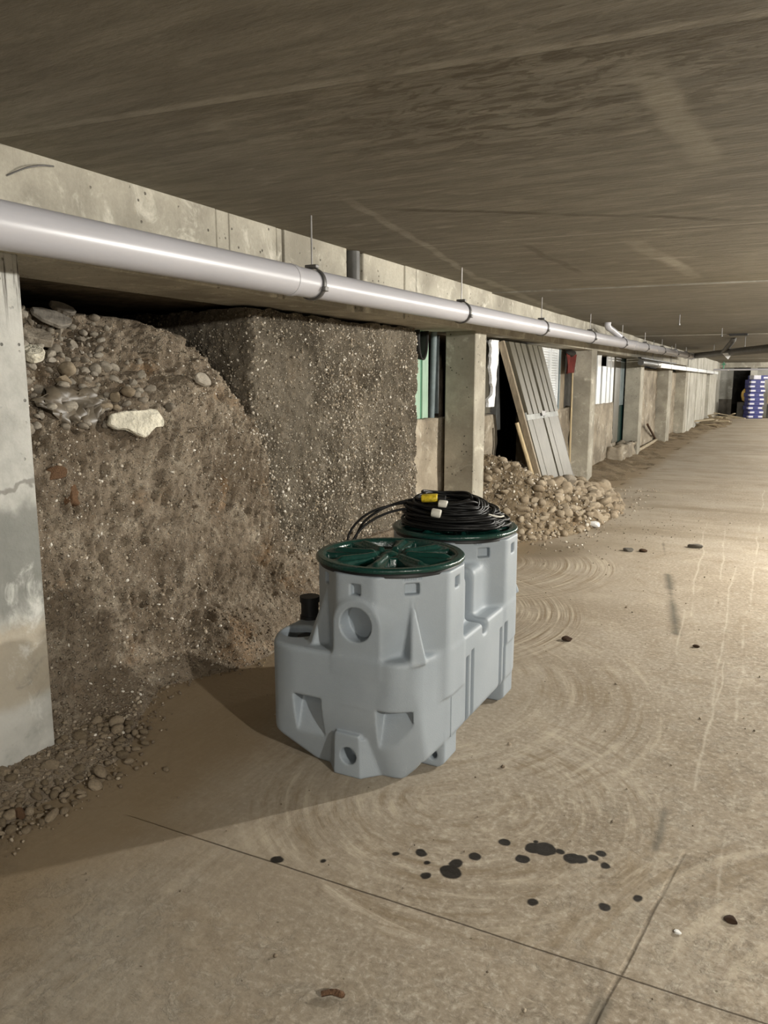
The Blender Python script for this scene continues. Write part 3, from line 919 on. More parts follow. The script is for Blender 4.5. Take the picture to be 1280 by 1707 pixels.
def surface_nets(D, org, h):
    nx, ny, nz = D.shape
    ins = D < 0
    c = [ins[i:nx - 1 + i, j:ny - 1 + j, k:nz - 1 + k] for i in (0, 1) for j in (0, 1) for k in (0, 1)]
    cnt = sum(x.astype(np.int8) for x in c)
    act = (cnt > 0) & (cnt < 8)
    idx = -np.ones(act.shape, np.int64)
    cells = np.argwhere(act)
    idx[act] = np.arange(len(cells))
    acc = np.zeros((len(cells), 3)); n = np.zeros(len(cells))
    for ax in range(3):
        for a in (0, 1):
            for b in (0, 1):
                o0 = [0, 0, 0]
                oth = [q for q in range(3) if q != ax]
                o0[oth[0]] = a; o0[oth[1]] = b
                o1 = list(o0); o1[ax] = 1
                p0 = cells + o0; p1 = cells + o1
                d0 = D[p0[:, 0], p0[:, 1], p0[:, 2]]; d1 = D[p1[:, 0], p1[:, 1], p1[:, 2]]
                m = (d0 < 0) != (d1 < 0)
                tt = np.where(m, d0 / np.where(m, d0 - d1, 1), 0)
                q = p0 + tt[:, None] * (p1 - p0)
                acc[m] += q[m]; n[m] += 1
    V = org + h * acc / n[:, None]
    F = []
    for ax in range(3):
        oth = [q for q in range(3) if q != ax]
        sl0 = [slice(None)] * 3; sl1 = [slice(None)] * 3
        sl0[ax] = slice(0, -1); sl1[ax] = slice(1, None)
        a, b = ins[tuple(sl0)], ins[tuple(sl1)]
        e = np.argwhere(a != b)
        e = e[(e[:, oth[0]] > 0) & (e[:, oth[1]] > 0) & (e[:, oth[0]] < D.shape[oth[0]] - 1) & (e[:, oth[1]] < D.shape[oth[1]] - 1)]
        fl = a[e[:, 0], e[:, 1], e[:, 2]]
        q = []
        for da, db in ((-1, -1), (0, -1), (0, 0), (-1, 0)):
            p = e.copy(); p[:, oth[0]] += da; p[:, oth[1]] += db
            q.append(idx[p[:, 0], p[:, 1], p[:, 2]])
        q = np.stack(q, -1)
        if ax == 1: fl = ~fl
        q[~fl] = q[~fl][:, ::-1]
        F.append(q)
    return V, np.vstack(F)


RSP = 0.685           # distance between the two risers


def tank_field():
    h = 0.0055
    lo = np.array([-0.50, -0.36, -0.02]); hi = np.array([0.34, 1.05, 0.815])
    n = np.ceil((hi - lo) / h).astype(int)
    x = (lo[0] + h * np.arange(n[0]))[:, None, None].astype(np.float32)
    y = (lo[1] + h * np.arange(n[1]))[None, :, None].astype(np.float32)
    z = (lo[2] + h * np.arange(n[2]))[None, None, :].astype(np.float32)
    ym = RSP / 2
    yy = ym - np.abs(y - ym)            # mirrored front to back

    def plane(nx, ny, nz, px, py, pz):
        L = math.sqrt(nx * nx + ny * ny + nz * nz)
        return (nx * (x - px) + ny * (yy - py) + nz * (z - pz)) / L

    def pl3(a, b, c):
        a, b, c = map(np.array, (a, b, c))
        nn = np.cross(b - a, c - a)
        if nn @ (a - np.array([0, 0.3, 0.3])) < 0: nn = -nn
        return plane(*nn, *a)
    k = 0.022
    d = plane(0, -1, 0, 0, -0.305, 0)                                                # front
    d = smax(d, pl3((0.17, -0.305, 0), (0.235, -0.245, 0), (0.235, -0.245, 1)), k)
    d = smax(d, pl3((0.235, -0.245, 0), (0.289, -0.04, 0), (0.289, -0.04, 1)), k)     # drafted corner facet
    d = smax(d, plane(1, 0, 0, 0.287, 0, 0), 0.006)
    d = smax(d, plane(-1, 0, 0, -0.445, 0, 0), k)
    d = smax(d, pl3((-0.31, -0.305, 0), (-0.39, -0.27, 0), (-0.39, -0.27, 1)), k)
    d = smax(d, pl3((-0.39, -0.27, 0), (-0.445, -0.16, 0), (-0.445, -0.16, 1)), k)
    d = smax(d, pl3((-1, -0.305, 0.245), (1, -0.305, 0.245), (0, -0.24, 0)), k)       # front slopes in below
    d = smax(d, pl3((0.235, -0.24, 0.24), (0.272, -0.19, 0.11), (0.16, -0.235, 0.0)), k)
    d = smax(d, pl3((0.287, 0, 0.118), (0.287, 1, 0.118), (0.17, 0, 0)), 0.012)       # right chamfer
    d = smax(d, pl3((-0.445, 0, 0.125), (-0.445, 1, 0.125), (-0.22, 0, 0)), k)        # left chamfer
    d = smax(d, -z, 0.01)
    d = smax(d, z - 0.487, 0.022)

    # feet with holes
    def bx(x0, x1, y0, y1, z0, z1, kk=0.008, Y=yy):
        q = smax(np.abs(x - (x0 + x1) / 2) - (x1 - x0) / 2, np.abs(Y - (y0 + y1) / 2) - (y1 - y0) / 2, kk)
        return smax(q, np.abs(z - (z0 + z1) / 2) - (z1 - z0) / 2, kk)
    wz = np.clip((0.175 - z) / 0.175, 0, 1) * 0.006
    foot = smax(np.abs(x + 0.033) - (0.056 + wz), smax(-(yy + 0.306), smax(yy + 0.1, smax(z - 0.175, -z, 0.006), 0.008), 0.008), 0.008)
    # sloping cheeks of the front foot
    foot = smin(foot, smax(smax(np.abs(x + 0.033) - 0.056 - (yy + 0.306) * 0.9, -(yy + 0.300), 0.004), smax(smax(z - 0.16, -z, 0.006), yy + 0.2, 0.004), 0.006), 0.004)
    d = smin(d, foot, 0.006)
    for yc in (0.0,):
        f = bx(0.12, 0.279, yc - 0.085, yc + 0.048, 0.0, 0.16, 0.012)
        f = smax(f, (0.0 - z) + np.maximum(0, (x - 0.25)) * 0.8, 0.004)
        d = smin(d, f, 0.004)
        hole = smax(np.sqrt((x - 0.228) ** 2 + (z - 0.052) ** 2) - 0.019, yy - (yc - 0.03), 0.003)
        d = smax(d, -smax(hole, -(yy - (yc - 0.2)), 0.003), 0.004)
    hole = smax(np.sqrt((x + 0.028) ** 2 + (z - 0.085) ** 2) - 0.034, smax(yy + 0.225, -(yy + 0.5), 0.004), 0.004)
    d = smax(d, -hole, 0.005)

    # risers: octagons with wide diagonal faces
    def oct_(Y, zt):
        tp = np.clip((0.78 - z), 0, 1) * 0.012
        c = smax(np.abs(x) - 0.290 + 0 * z, np.abs(Y) - 0.290 - tp, 0.008)
        g = (np.abs(x) + np.abs(Y)) * 0.70711 - 0.262 - tp * 0.6
        c = smax(c, g, 0.012)
        rr = np.sqrt(x * x + Y * Y)
        c = smax(c, rr - 0.300, 0.006)
        return smax(c, np.maximum(z - zt, 0.3 - z), 0.006)
    for yc in (0.0, RSP):
        Y = y - yc
        c = oct_(Y, 0.798)
        d = smin(d, c, 0.020)
        # tapering buttresses on the four diagonals
        for sx in (-1, 1):
            for sy in (-1, 1):
                if (yc == 0 and sy > 0) or (yc > 0 and sy < 0): continue
                u = (x * sx + Y * sy) * 0.70711
                v = (x * sx - Y * sy) * 0.70711
                rise = np.clip(0.70 - z, -0.2, 0.4)
                b = smax(u - (0.264 + rise * 0.34), np.abs(v) - (0.003 + rise * 0.175) + np.clip(u - 0.27, 0, 1) * 0.15, 0.010)
                b = smax(b, np.maximum(np.maximum(z - 0.71, 0.47 - z), 0.15 - u), 0.01)
                d = smin(d, b, 0.012)
    for yc in (0.0, RSP):
        Y = y - yc
        d = smax(d, -smax(np.sqrt(x * x + Y * Y) - 0.258, 0.776 - z, 0.003), 0.003)
        d = smax(d, -smax(np.sqrt(x * x + Y * Y) - 0.205, 0.70 - z, 0.003), 0.003)
    # arched socket boss front and back
    q = np.where(z > 0.605, np.sqrt((x - 0.008) ** 2 + (z - 0.605) ** 2), np.abs(x - 0.008)) - 0.122
    b = smax(q + np.clip((-(yy + 0.25)), -0.1, 1) * 0.40, -(yy + 0.299), 0.010)
    b = smax(b, np.maximum(0.42 - z, yy - 0.0), 0.01)
    d = smin(d, b, 0.016)
    hole = smax(np.sqrt((x - 0.004) ** 2 + (z - 0.610) ** 2) - 0.066, smax(yy + 0.232, -(yy + 0.6), 0.004), 0.004)
    d = smax(d, -hole, 0.006)
    # square bosses facing each other across the saddle
    b1 = smax(np.abs(x) - 0.212, np.maximum(z - 0.70, 0.40 - z), 0.045)
    b1 = smax(b1, np.maximum(-(yy - 0.05), yy - 0.300), 0.02)
    d = smin(d, b1, 0.022)
    gro = smax(np.abs(y - ym) - 0.030, smax(0.432 - z, np.abs(x) - 0.6, 0.01), 0.03)
    d = smax(d, -gro, 0.016)
    # small square pockets under the lids
    for yc in (0.0, RSP):
        Y = y - yc
        for a in range(8):
            ca, sa = math.cos(a * math.pi / 4), math.sin(a * math.pi / 4)
            u = x * ca + Y * sa; v = -x * sa + Y * ca
            if a % 2 and (sa > 0) == (yc == 0): v = v - 0.032 * (1 if ca * sa < 0 else -1)
            dist = 0.290 if a % 2 == 0 else 0.262
            w = 0.022 if a % 2 == 0 else 0.029
            p = smax(np.abs(v) - w, np.abs(z - 0.743) - 0.0215, 0.003)
            p = smax(p, np.maximum(dist - 0.028 - u, u - dist - 0.1), 0.003)
            d = smax(d, -p, 0.004)
    # scooped hand pockets low on the front
    for xc in (0.155, -0.213):
        dep = np.clip((z - 0.125) / 0.155, 0, 1) * 0.088
        p = smax(np.abs(x - xc) - 0.062 + np.clip(0.29 - z, 0, 1) * 0.02 * 0, np.maximum(z - 0.292, 0.12 - z), 0.004)
        p = smax(p, yy + 0.305 - dep + np.clip(0.245 - z, 0, 1) * (-0.265) , 0.006)
        d = smax(d, -smax(p, -(yy + 0.6), 0.01), 0.006)
    # upright paired slots on the right side
    for yc in (0.135, 0.555):
        for o_ in (0.0, 0.058):
            s = smax(np.abs(y - yc - o_) - 0.016, np.maximum(z - 0.405 + (0.012 if o_ == 0 else 0), -(z + 0.1)), 0.008)
            s = smax(s, 0.252 - x, 0.004)
            d = smax(d, -s, 0.006)
    # mould seam on the right side
    # well in the left shoulder
    w = smax(np.sqrt((x + 0.352) ** 2 / 1.0 + (y + 0.135) ** 2 / 1.0) - 0.072, 0.40 - z, 0.01)
    d = smax(d, -w, 0.014)
    return d.astype(np.float32), lo, h


TK = (-1.355, 2.690)
tank = empty('pump_tank', (TK[0], TK[1], 0))
tag(tank, 'large grey plastic twin-riser tank with two round green lids', 'tank')
D, lo, h = tank_field()
V, F = surface_nets(D, lo, h)
body = link('tank_body', mesh_np('tank_body', V, F), M['tank'], tank, True)
tag(body, 'moulded grey plastic body with pockets and ribs')


def lid_mesh():
    nr, na = 88, 360
    R = 0.297
    r = np.linspace(0.002, R, nr)
    th = np.linspace(0, 2 * np.pi, na, endpoint=False)
    rr, tt = np.meshgrid(r, th)

    def ss(e0, e1, v):
        q = np.clip((v - e0) / (e1 - e0), 0, 1)
        return q * q * (3 - 2 * q)
    N = 8
    ph = (tt * N / (2 * np.pi)) % 1.0 - 0.5        # pocket centred at 0
    lat = np.abs(ph) * (2 * np.pi / N) * rr         # sideways distance from the pocket axis
    half = 0.018 + (rr - 0.09) * 0.25
    pocket = ss(0.0, 0.008, half - lat) * ss(0.082, 0.098, rr) * (1 - ss(0.250, 0.258, rr))
    ph2 = ((tt * N / (2 * np.pi)) + 0.5) % 1.0 - 0.5
    lat2 = np.abs(ph2) * (2 * np.pi / N) * rr
    rib = (1 - ss(0.006, 0.017, lat2)) * ss(0.045, 0.08, rr) * (1 - ss(0.215, 0.252, rr))
    z = -0.006 * ss(0.270, 0.262, rr)
    z = z - 0.040 * pocket + 0.013 * rib
    # plateau edges fall slightly towards the pockets
    z = z - 0.004 * ss(0.03, 0.0, np.abs(lat - half)) * ss(0.08, 0.12, rr) * (1 - ss(0.24, 0.26, rr))
    z = z - 0.012 * ss(0.07, 0.055, np.abs(rr - 0.0)) * ss(0.03, 0.045, rr)
    z = z + 0.010 * np.clip(1 - (rr / 0.03) ** 2, 0, 1)
    z = z - 0.006 * ss(R - 0.007, R, rr)
    # stepped underside rim
    rim = [(R, -0.018), (R - 0.006, -0.021), (R - 0.014, -0.021)]
    V = np.stack([rr * np.cos(tt), rr * np.sin(tt), z], -1)
    for a, b in rim:
        V = np.concatenate([V, np.stack([a * np.cos(th), a * np.sin(th), np.full(na, b)], -1)[:, None]], 1)
    return mesh_np('lid', V.reshape(-1, 3), grid_faces(na, V.shape[1], True, True))


lm = lid_mesh()
LZ = 0.830
for i, yc in enumerate((0.0, RSP)):
    if i == 0:
        l = link('lid', lm, M['lid'], tank, True)
    else:
        l = bpy.data.objects.new('lid', lm); COL.objects.link(l); l.parent = tank
    l.location = (0.0, yc, LZ)
    l.rotation_euler = (0, 0, math.radians(12 + 20 * i))
    tag(l, 'dark green ribbed lid on the front riser' if i == 0 else 'dark green lid on the rear riser under the cable')
    th = np.linspace(0, 2 * np.pi, 73)[:-1]
    V = np.stack([np.stack([a * np.cos(th), yc + a * np.sin(th), np.full(72, b)], -1) for a, b in
                  ((0.283, 0.792), (0.283, 0.812), (0.262, 0.812), (0.262, 0.792), (0.283, 0.792))], 1)
    g = link('gasket', mesh_np('gasket', V.reshape(-1, 3), grid_faces(72, 5, True)), M['black_rubber'], tank)
    tag(g, 'black seal below the front lid' if i == 0 else 'black seal below the rear lid')
# black pipe stubs at the left shoulder
st = MB().cyl((-0.325, -0.115, 0.39), (-0.325, -0.115, 0.462), 0.043, n=32).build('pipe_stub', M['black_rubber'], tank, True)
tag(st, 'short black plug sunk in the shoulder well')
st = MB()
for z0, z1, r in ((0.44, 0.50, .043), (0.50, 0.56, .038), (0.56, 0.585, .043)):
    st.cyl((-0.410, 0.035, z0), (-0.410, 0.035, z1), r, n=32)
st = st.build('pipe_stub', M['black_rubber'], tank, True)
tag(st, 'black upright pipe stub beside the front riser')
seam = MB().box((0.2835, -0.0405, 0.12), (0.2885, -0.0375, 0.765)).build('mould_seam', M['tank'], tank)

# ------------------------------------------------------------------ cable coil on the rear lid
coil = empty('power_cable_coil', (TK[0], TK[1] + RSP, LZ))
tag(coil, 'thick coil of black power cable lying on the rear green lid', 'cable')
rs = np.random.RandomState(12)
pts = []
turns = 40
for k in range(turns):
    l = k / turns
    if k % 4 == 3:
        r0 = rs.uniform(0.07, 0.15); zb = 0.035 + 0.10 * l
    else:
        r0 = 0.235 - 0.085 * l + rs.normal(0, 0.012); zb = 0.006 + 0.105 * l
    ta = rs.uniform(2.4, 3.4); tilt = rs.uniform(0.0, 0.16) * l
    ox, oy = rs.normal(0, 0.010, 2)
    ox -= 0.03 * l
    for a in np.linspace(0, 2 * np.pi, 48, endpoint=False):
        rr = r0 * (1 + 0.04 * math.sin(2 * a + k) + 0.025 * math.sin(3 * a + 2 * k))
        droop = 0.012 * l * math.sin(a * 2 + k * 1.3)
        pts.append((rr * 1.08 * math.cos(a) + ox + 0.005, rr * 0.95 * math.sin(a) + oy - 0.005, zb + tilt * rr * math.cos(a - ta) + droop + 0.006))
pts = np.array(pts)
for _ in range(6):
    pts[1:-1] = 0.25 * pts[:-2] + 0.5 * pts[1:-1] + 0.25 * pts[2:]
pts[:, 2] = np.maximum(pts[:, 2], 0.008)
V, F = tube_np(pts, 0.0068, 8)
cb = link('cable', mesh_np('cable', V, np.array(F)), M['black_cable'], coil, True)
for P in ([(-0.02, -0.10, 0.115), (-0.15, -0.08, 0.108), (-0.27, -0.11, 0.09), (-0.36, -0.20, 0.055), (-0.405, -0.285, -0.01), (-0.41, -0.33, -0.09), (-0.40, -0.36, -0.20)],
          [(-0.05, -0.12, 0.10), (-0.17, -0.13, 0.085), (-0.27, -0.19, 0.06), (-0.345, -0.26, 0.01), (-0.38, -0.32, -0.06), (-0.40, -0.37, -0.18)],
          [(-0.02, -0.09, 0.125), (-0.14, -0.05, 0.122), (-0.25, -0.09, 0.10), (-0.33, -0.17, 0.06), (-0.375, -0.25, 0.0), (-0.39, -0.33, -0.12)]):
    V, F = tube_np(resample(P, 10), 0.0058, 8)
    tag(link('cable_end', mesh_np('cable_end', V, np.array(F)), M['black_cable'], coil, True), 'black cable tail arching down behind the front lid')
# silvery cable tips at the right
V, F = tube_np(resample([(0.20, -0.09, 0.075), (0.235, -0.05, 0.062), (0.245, -0.01, 0.06)], 8), 0.0045, 8)
tag(link('cable_tip', mesh_np('cable_tip', V, np.array(F)), M['white_tape'], coil, True), 'pale end of a cable strand')


def sleeve(c, axis, rx, rz, L, mat, name, lab):
    n = 20
    ax = Vector(axis).normalized()
    side = ax.cross(Vector((0, 0, 1))).normalized()
    up = side.cross(ax)
    V = []
    for s in (-0.5, -0.42, 0.42, 0.5):
        k = 0.9 if abs(s) == 0.5 else 1.0
        for i in range(n):
            a = 2 * math.pi * i / n
            V.append(Vector(c) + ax * L * s + side * rx * k * math.cos(a) + up * rz * k * math.sin(a))
    F = [(i * n + j, i * n + (j + 1) % n, (i + 1) * n + (j + 1) % n, (i + 1) * n + j) for i in range(3) for j in range(n)]
    bm = bmesh.new()
    vs = [bm.verts.new(v) for v in V]
    for f in F: bm.faces.new([vs[q] for q in f])
    bm.faces.new(vs[:n][::-1]); bm.faces.new(vs[-n:])
    bmesh.ops.recalc_face_normals(bm, faces=bm.faces[:])
    me = bpy.data.meshes.new(name); bm.to_mesh(me); bm.free()
    return tag(link(name, me, mat, coil, True), lab)


sleeve((0.000, -0.150, 0.118), (1, 0.25, -0.1), 0.022, 0.018, 0.040, M['white_tape'], 'tape_wrap', 'upper white tape wrap')
sleeve((-0.005, -0.215, 0.085), (1, 0.2, -0.15), 0.020, 0.020, 0.042, M['white_tape'], 'tape_wrap', 'lower white tape wrap')
pl = sleeve((-0.075, -0.130, 0.138), (1, 0.3, 0.05), 0.032, 0.020, 0.075, M['yellow'], 'plug', 'yellow plug tied on top')
MB().cyl((-0.045, -0.12, 0.14), (-0.005, -0.11, 0.136), 0.017, n=16).build('plug_collar', M['black_rubber'], pl)

# ------------------------------------------------------------------ big drain pipe under the beam
PX = -2.22


def pz(y): return 1.985 + (y - 1.7) * 0.0088


mainp = empty('drain_pipe', (PX, 0, 0))
tag(mainp, 'long light grey drain pipe slung below the ceiling along the beam', 'pipe')
PR = 0.072
MB().cyl((0, -3, pz(-3)), (0, 21.7, pz(21.7)), PR, n=48).build('pipe_run', M['pvc'], mainp, True)
for y0, L in ((1.55, 1.76), (12.9, 0.35), (15.4, 0.3), (18.2, .3)):
    e = MB().cyl((0, y0, pz(y0)), (0, y0 + L, pz(y0 + L)), PR + 0.004, n=48)
    e.cyl((0, y0 + L - 0.035, pz(y0 + L)), (0, y0 + L, pz(y0 + L)), PR + 0.006, n=48)
    e.build('socket', M['pvc'], mainp, True)
e = MB().cyl((0, 21.6, pz(21.6)), (0, 22.0, pz(22)), PR + 0.012, n=32).build('end_coupling', M['pvc'], mainp, True)
# inlet elbow coming from the beam
el = resample([(-0.10, 11.50, CZ + .01), (-0.10, 11.52, 2.28), (-0.07, 11.75, 2.235), (0.0, 12.5, pz(12.5) + 0.02)], 8)
V, F = tube_np(el, 0.045, 20)
tag(link('inlet_elbow', mesh_np('inlet_elbow', V, np.array(F)), M['pvc'], mainp, True), 'grey elbow joining the pipe from above')


def hanger_proto(y):
    z = pz(y)
    h_ = empty('pipe_hanger', (PX, y, z))
    MB().cyl((0, 0, PR + 0.015), (0, 0, CZ - z + .01), 0.0045, n=8).build('rod', M['steel'], h_, True)
    th = np.linspace(0, 2 * np.pi, 49)
    ring = np.stack([(PR + 0.0055) * np.cos(th), 0 * th, (PR + 0.0055) * np.sin(th)], -1)
    V = []
    for a in th[:-1]:
        for rr, yy_ in ((PR + 0.0035, -0.013), (PR + 0.010, -0.013), (PR + 0.010, 0.013), (PR + 0.0035, 0.013)):
            V.append((rr * math.cos(a), yy_, rr * math.sin(a)))
    F = [(i * 4 + j, i * 4 + (j + 1) % 4, ((i + 1) % 48) * 4 + (j + 1) % 4, ((i + 1) % 48) * 4 + j) for i in range(48) for j in range(4)]
    link('clamp', mesh_np('clamp', V, F), M['steel_dark'], h_)
    MB().box((-0.035, -0.016, PR + 0.006), (0.035, 0.016, PR + 0.024), 0.003).build('top_nut', M['steel_dark'], h_)
    MB().box((PR * 0.93, -0.018, -PR * 0.42 - 0.010), (PR * 0.93 + 0.024, 0.018, -PR * 0.42 + 0.012), 0.003).build('clamp_bolt', M['steel_dark'], h_)
    return h_


def copy_tree(o, parent=None):
    c = o.copy()
    COL.objects.link(c)
    if parent is not None: c.parent = parent
    for ch in list(o.children):
        copy_tree(ch, c)
    return c


hy = [3.50, 5.59, 7.76, 9.95, 12.1, 14.2, 16.3, 18.4, 20.5]
ordn = ['nearest', 'second', 'third', 'fourth', 'fifth', 'sixth', 'seventh', 'eighth', 'farthest']
proto = hanger_proto(hy[0])
for i, y in enumerate(hy):
    hg = proto if i == 0 else copy_tree(proto)
    hg.location = (PX, y, pz(y))
    tag(hg, f'{ordn[i]} rod and clamp hanger along the grey drain pipe', 'hanger', 'hangers of the drain pipe')

# grey riser pipe in the gap of the beam
o = MB().cyl((-2.575, 4.56, 2.02), (-2.575, 4.56, CZ), 0.045, n=24).build('riser_pipe', M['pvc_dark'], None, True)
tag(o, 'short dark grey upright pipe in the gap of the beam', 'pipe')

# bent wire and plaster spots on the beam
o = link('bent_wire', mesh_np('bent_wire', *[np.array(q) for q in tube_np(resample([(FX + .005, 1.99, 2.235), (FX + .02, 2.06, 2.275), (FX + .02, 2.13, 2.30), (FX + .005, 2.2, 2.315)], 6), 0.0032, 6)]), M['steel_dark'], None, True)
tag(o, 'rusty bent wire sticking out of the beam above the pipe at the left', 'wire')

# ------------------------------------------------------------------ right end of bay one: dado, green sheet, membrane
o = rough_box('wall_left_dado', (-3.10, 6.22, 0), (-2.93, 6.98, 1.165), 0.03, 0.008, M['masonry'], 3)
tag(o, 'low crumbling masonry wall between gravel bank and pillar', 'wall', kind='structure')
t = empty('green_sheet', (-3.0, 6.40, 1.165))
tag(t, 'pale green ribbed sheet standing beside the gravel bank', 'panel')
MB().box((-.01, 0, 0), (.01, .14, .80)).box((-.01, .19, 0), (.01, .32, .80)).build('sheet', M['green_light'], t)
MB().box((-.03, .13, 0), (-.005, .20, .80)).build('groove', M['green_mid'], t)
o = MB().cyl((-2.99, 6.80, 1.16), (-2.97, 6.80, 1.97), 0.03, n=20).build('upright_tube', M['grey_metal'], None, True)
tag(o, 'grey upright tube right of the green sheet', 'tube')
o = MB().box((-3.02, 6.93, 1.2), (-2.98, 6.955, 1.94)).build('edge_strip', M['grey_metal'])
tag(o, 'thin grey strip against the back of the pillar', 'strip')
# sagging black membrane
nu, nv = 24, 16
th = np.linspace(0, math.pi, nu)
V = []
for i in range(nu):
    for j in range(nv):
        s = j / (nv - 1)
        r = 0.085 + 0.03 * math.sin(s * 3)
        V.append((-2.90 - 0.5 * s, 6.33 + r * 1.05 * (1 - math.cos(th[i])) * 0.95, 1.955 - 0.25 * math.sin(th[i]) ** 0.7 * (1 - 0.3 * s)))
o = link('membrane', mesh_np('membrane', V, grid_faces(nu, nv)), M['black_sheet'], None, True)
sm = o.modifiers.new('s', 'SOLIDIFY'); sm.thickness = 0.012
tag(o, 'black membrane sagging in a loop above the green sheet', 'sheet')
o = MB().box((-3.35, 6.22, 1.1), (-3.30, 6.9, 1.97)).build('sheet_shade_panel', M['earth_shade'])  # shade behind the green sheet put in as a dark panel
tag(o, 'dark panel standing in for shade behind the green sheet', 'wall', kind='structure')


# ------------------------------------------------------------------ bay two
def stub_edge(V):
    V = V.copy()
    lim = 8.30 + 0.10 * np.clip((1.16 - V[:, 2]) / 0.5, 0, 1) - 0.35 * np.clip((0.7 - V[:, 2]) / 0.7, 0, 1) * 0.5
    m = V[:, 1] > 8.2
    V[:, 1] = np.where(m, np.minimum(V[:, 1], lim), V[:, 1])
    return V


o = rough_box('wall_left_stub', (-3.02, 7.0, 0), (-2.86, 8.36, 1.15), 0.03, 0.012, M['masonry'], 8, edge=stub_edge)
tag(o, 'broken end of low masonry wall right of the second pillar', 'wall', kind='structure')
o = MB().box((-2.93, 7.90, 1.16), (-2.89, 8.02, 1.95)).build('jamb_strip', M['grey_metal'])
tag(o, 'blue grey metal jamb strip behind the pillar left of the leaning door', 'strip')
o = MB().box((-2.93, 8.03, 1.16), (-2.90, 8.28, 1.95)).build('cladding_board', M['beige_metal'])
tag(o, 'beige cladding board between grey jamb and torn foam', 'board')
# torn foam sheet
rs = np.random.RandomState(3)
zz = np.linspace(1.24, 1.94, 18)
L_ = [(7.82 + rs.uniform(-0.025, 0.035) + (0.05 if 1.36 < z < 1.6 else 0) - (0.06 if z < 1.34 else 0), z) for z in zz]
R_ = [(8.07 + rs.uniform(-0.02, 0.02) - (zz[-1] - z) * 0.16, z) for z in zz]
poly = L_ + R_[::-1]
o = MB().prism(poly, (0.03, 0, 0), (-2.79, 0, 0), (0, 1, 0), (0, 0, 1)).build('foam_sheet', M['foam'])
tag(o, 'torn white foam insulation sheet left of the leaning door', 'sheet')
o = MB().prism([(8.26, 0.95), (8.72, 0.95), (8.60, 1.80), (8.40, 1.93), (8.3, 1.9)], (0.015, 0, 0), (-2.96, 0, 0), (0, 1, 0), (0, 0, 1)).build('backing_board', M['grey_sheet'])
tag(o, 'grey backing board behind the torn white foam', 'board')
o = rough_box('wall_left_dado', (-3.02, 9.55, 0), (-2.86, 11.7, 1.12), 0.04, 0.014, M['masonry'], 15)
tag(o, 'low masonry wall behind the leaning door beside its right edge', 'wall', kind='structure')

# louvred shutters
for k in range(4):
    y0 = 9.30 + k * 0.42
    lv = empty('louvred_shutter', (-2.90, y0, 1.13))
    fr = MB()
    fr.box((0, 0.01, 0), (0.035, 0.035, 0.83)).box((0, 0.375, 0), (0.035, 0.40, 0.83)).box((0, .035, 0), (.035, .375, .03)).box((0, .035, .80), (.035, .375, .83))
    fr.box((0.0, 0.035, 0.03), (0.006, 0.375, 0.80))
    fr.build('frame', M['white_metal'], lv)
    sl = MB()
    for q in range(22):
        z = 0.045 + q * 0.0345
        sl.box((0.008, 0.036, z), (0.030, 0.374, z + 0.006), rot=Matrix.Rotation(math.radians(38), 3, 'Y'))
    s_ = sl.build('slats', M['white_metal'], lv)
    tag(lv, ['white louvred shutter mostly hidden by the leaning door', 'white louvred shutter cut by the slanting door edge',
             'white louvred shutter, middle of the strip right of the leaning door', 'white louvred shutter nearest the brown board and red cloth'][k],
        'shutter', 'louvred shutters behind the leaning door')
o = MB().box((-2.91, 11.0, 1.12), (-2.86, 11.06, 1.96)).build('jamb_strip', M['grey_metal'])
tag(o, 'green grey metal jamb strip right of the white shutters', 'strip')
o = MB().box((-2.92, 11.06, 1.05), (-2.89, 11.42, 1.96)).build('brown_board', M['board_brown'])
tag(o, 'brown board hanging below the red cloth', 'board')
o = MB().box((-3.2, 11.3, 0.4), (-3.1, 11.7, 1.97)).build('gap_shade_panel', M['shade_and_crate'])  # dark panel in place of the shade in this gap
tag(o, 'dark panel standing in for the shaded gap beside the third pillar', 'wall', kind='structure')
nu, nv = 14, 12
V = []
for i in range(nu):
    for j in range(nv):
        a, b = i / (nu - 1), j / (nv - 1)
        V.append((-2.80 + 0.03 * math.sin(a * 9 + b * 2), 11.10 + a * 0.52, 1.90 - b * 0.27 + 0.03 * (a - 0.5) * b))
o = link('red_cloth', mesh_np('red_cloth', V, grid_faces(nu, nv)), M['red_sheet'], None, True)
sm = o.modifiers.new('s', 'SOLIDIFY'); sm.thickness = 0.01
tag(o, 'dark red cloth hanging below the beam beside the third pillar', 'cloth')
o = rock_mesh('black_bundle', 5, M['black_sheet'], 0.3)
b_ = bpy.data.objects.new('black_bundle', o); COL.objects.link(b_); b_.location = (-2.79, 11.32, 1.91); b_.scale = (.07, .22, .06)
tag(b_, 'black bundle tucked above the dark red cloth', 'bundle')
o = MB().cyl((-2.80, 11.56, 0.1), (-2.82, 11.60, 1.66), 0.014, n=12).build('timber_pole', M['wood_pale'], None, True)
tag(o, 'thin pale timber pole standing behind the third pillar', 'pole')

# the leaning door
A = Vector((-2.72, 8.10, 1.935)); B = Vector((-2.72, 9.42, 1.935)); Cc = Vector((-2.27, 9.58, 0.30)); Dd = Vector((-2.27, 8.30, 0.30))
uu = (B - A).normalized(); ww = (Dd - A); H_ = ww.length; ww = ww.normalized()
ww_ = (ww - uu * ww.dot(uu)).normalized(); nn = uu.cross(ww_).normalized()
if nn.x < 0: nn = -nn
door = empty('leaning_door', Dd)
tag(door, 'beige two-leaf metal door leaning on the stone heap, ribbed above and flat below', 'door')


def dpt(a, b, c):     # a across 0..1, b down 0..1, c out in metres; relative to the lower left corner
    t0 = A + (B - A) * a; t1 = Dd + (Cc - Dd) * a
    return t0 + (t1 - t0) * b + nn * c - Dd


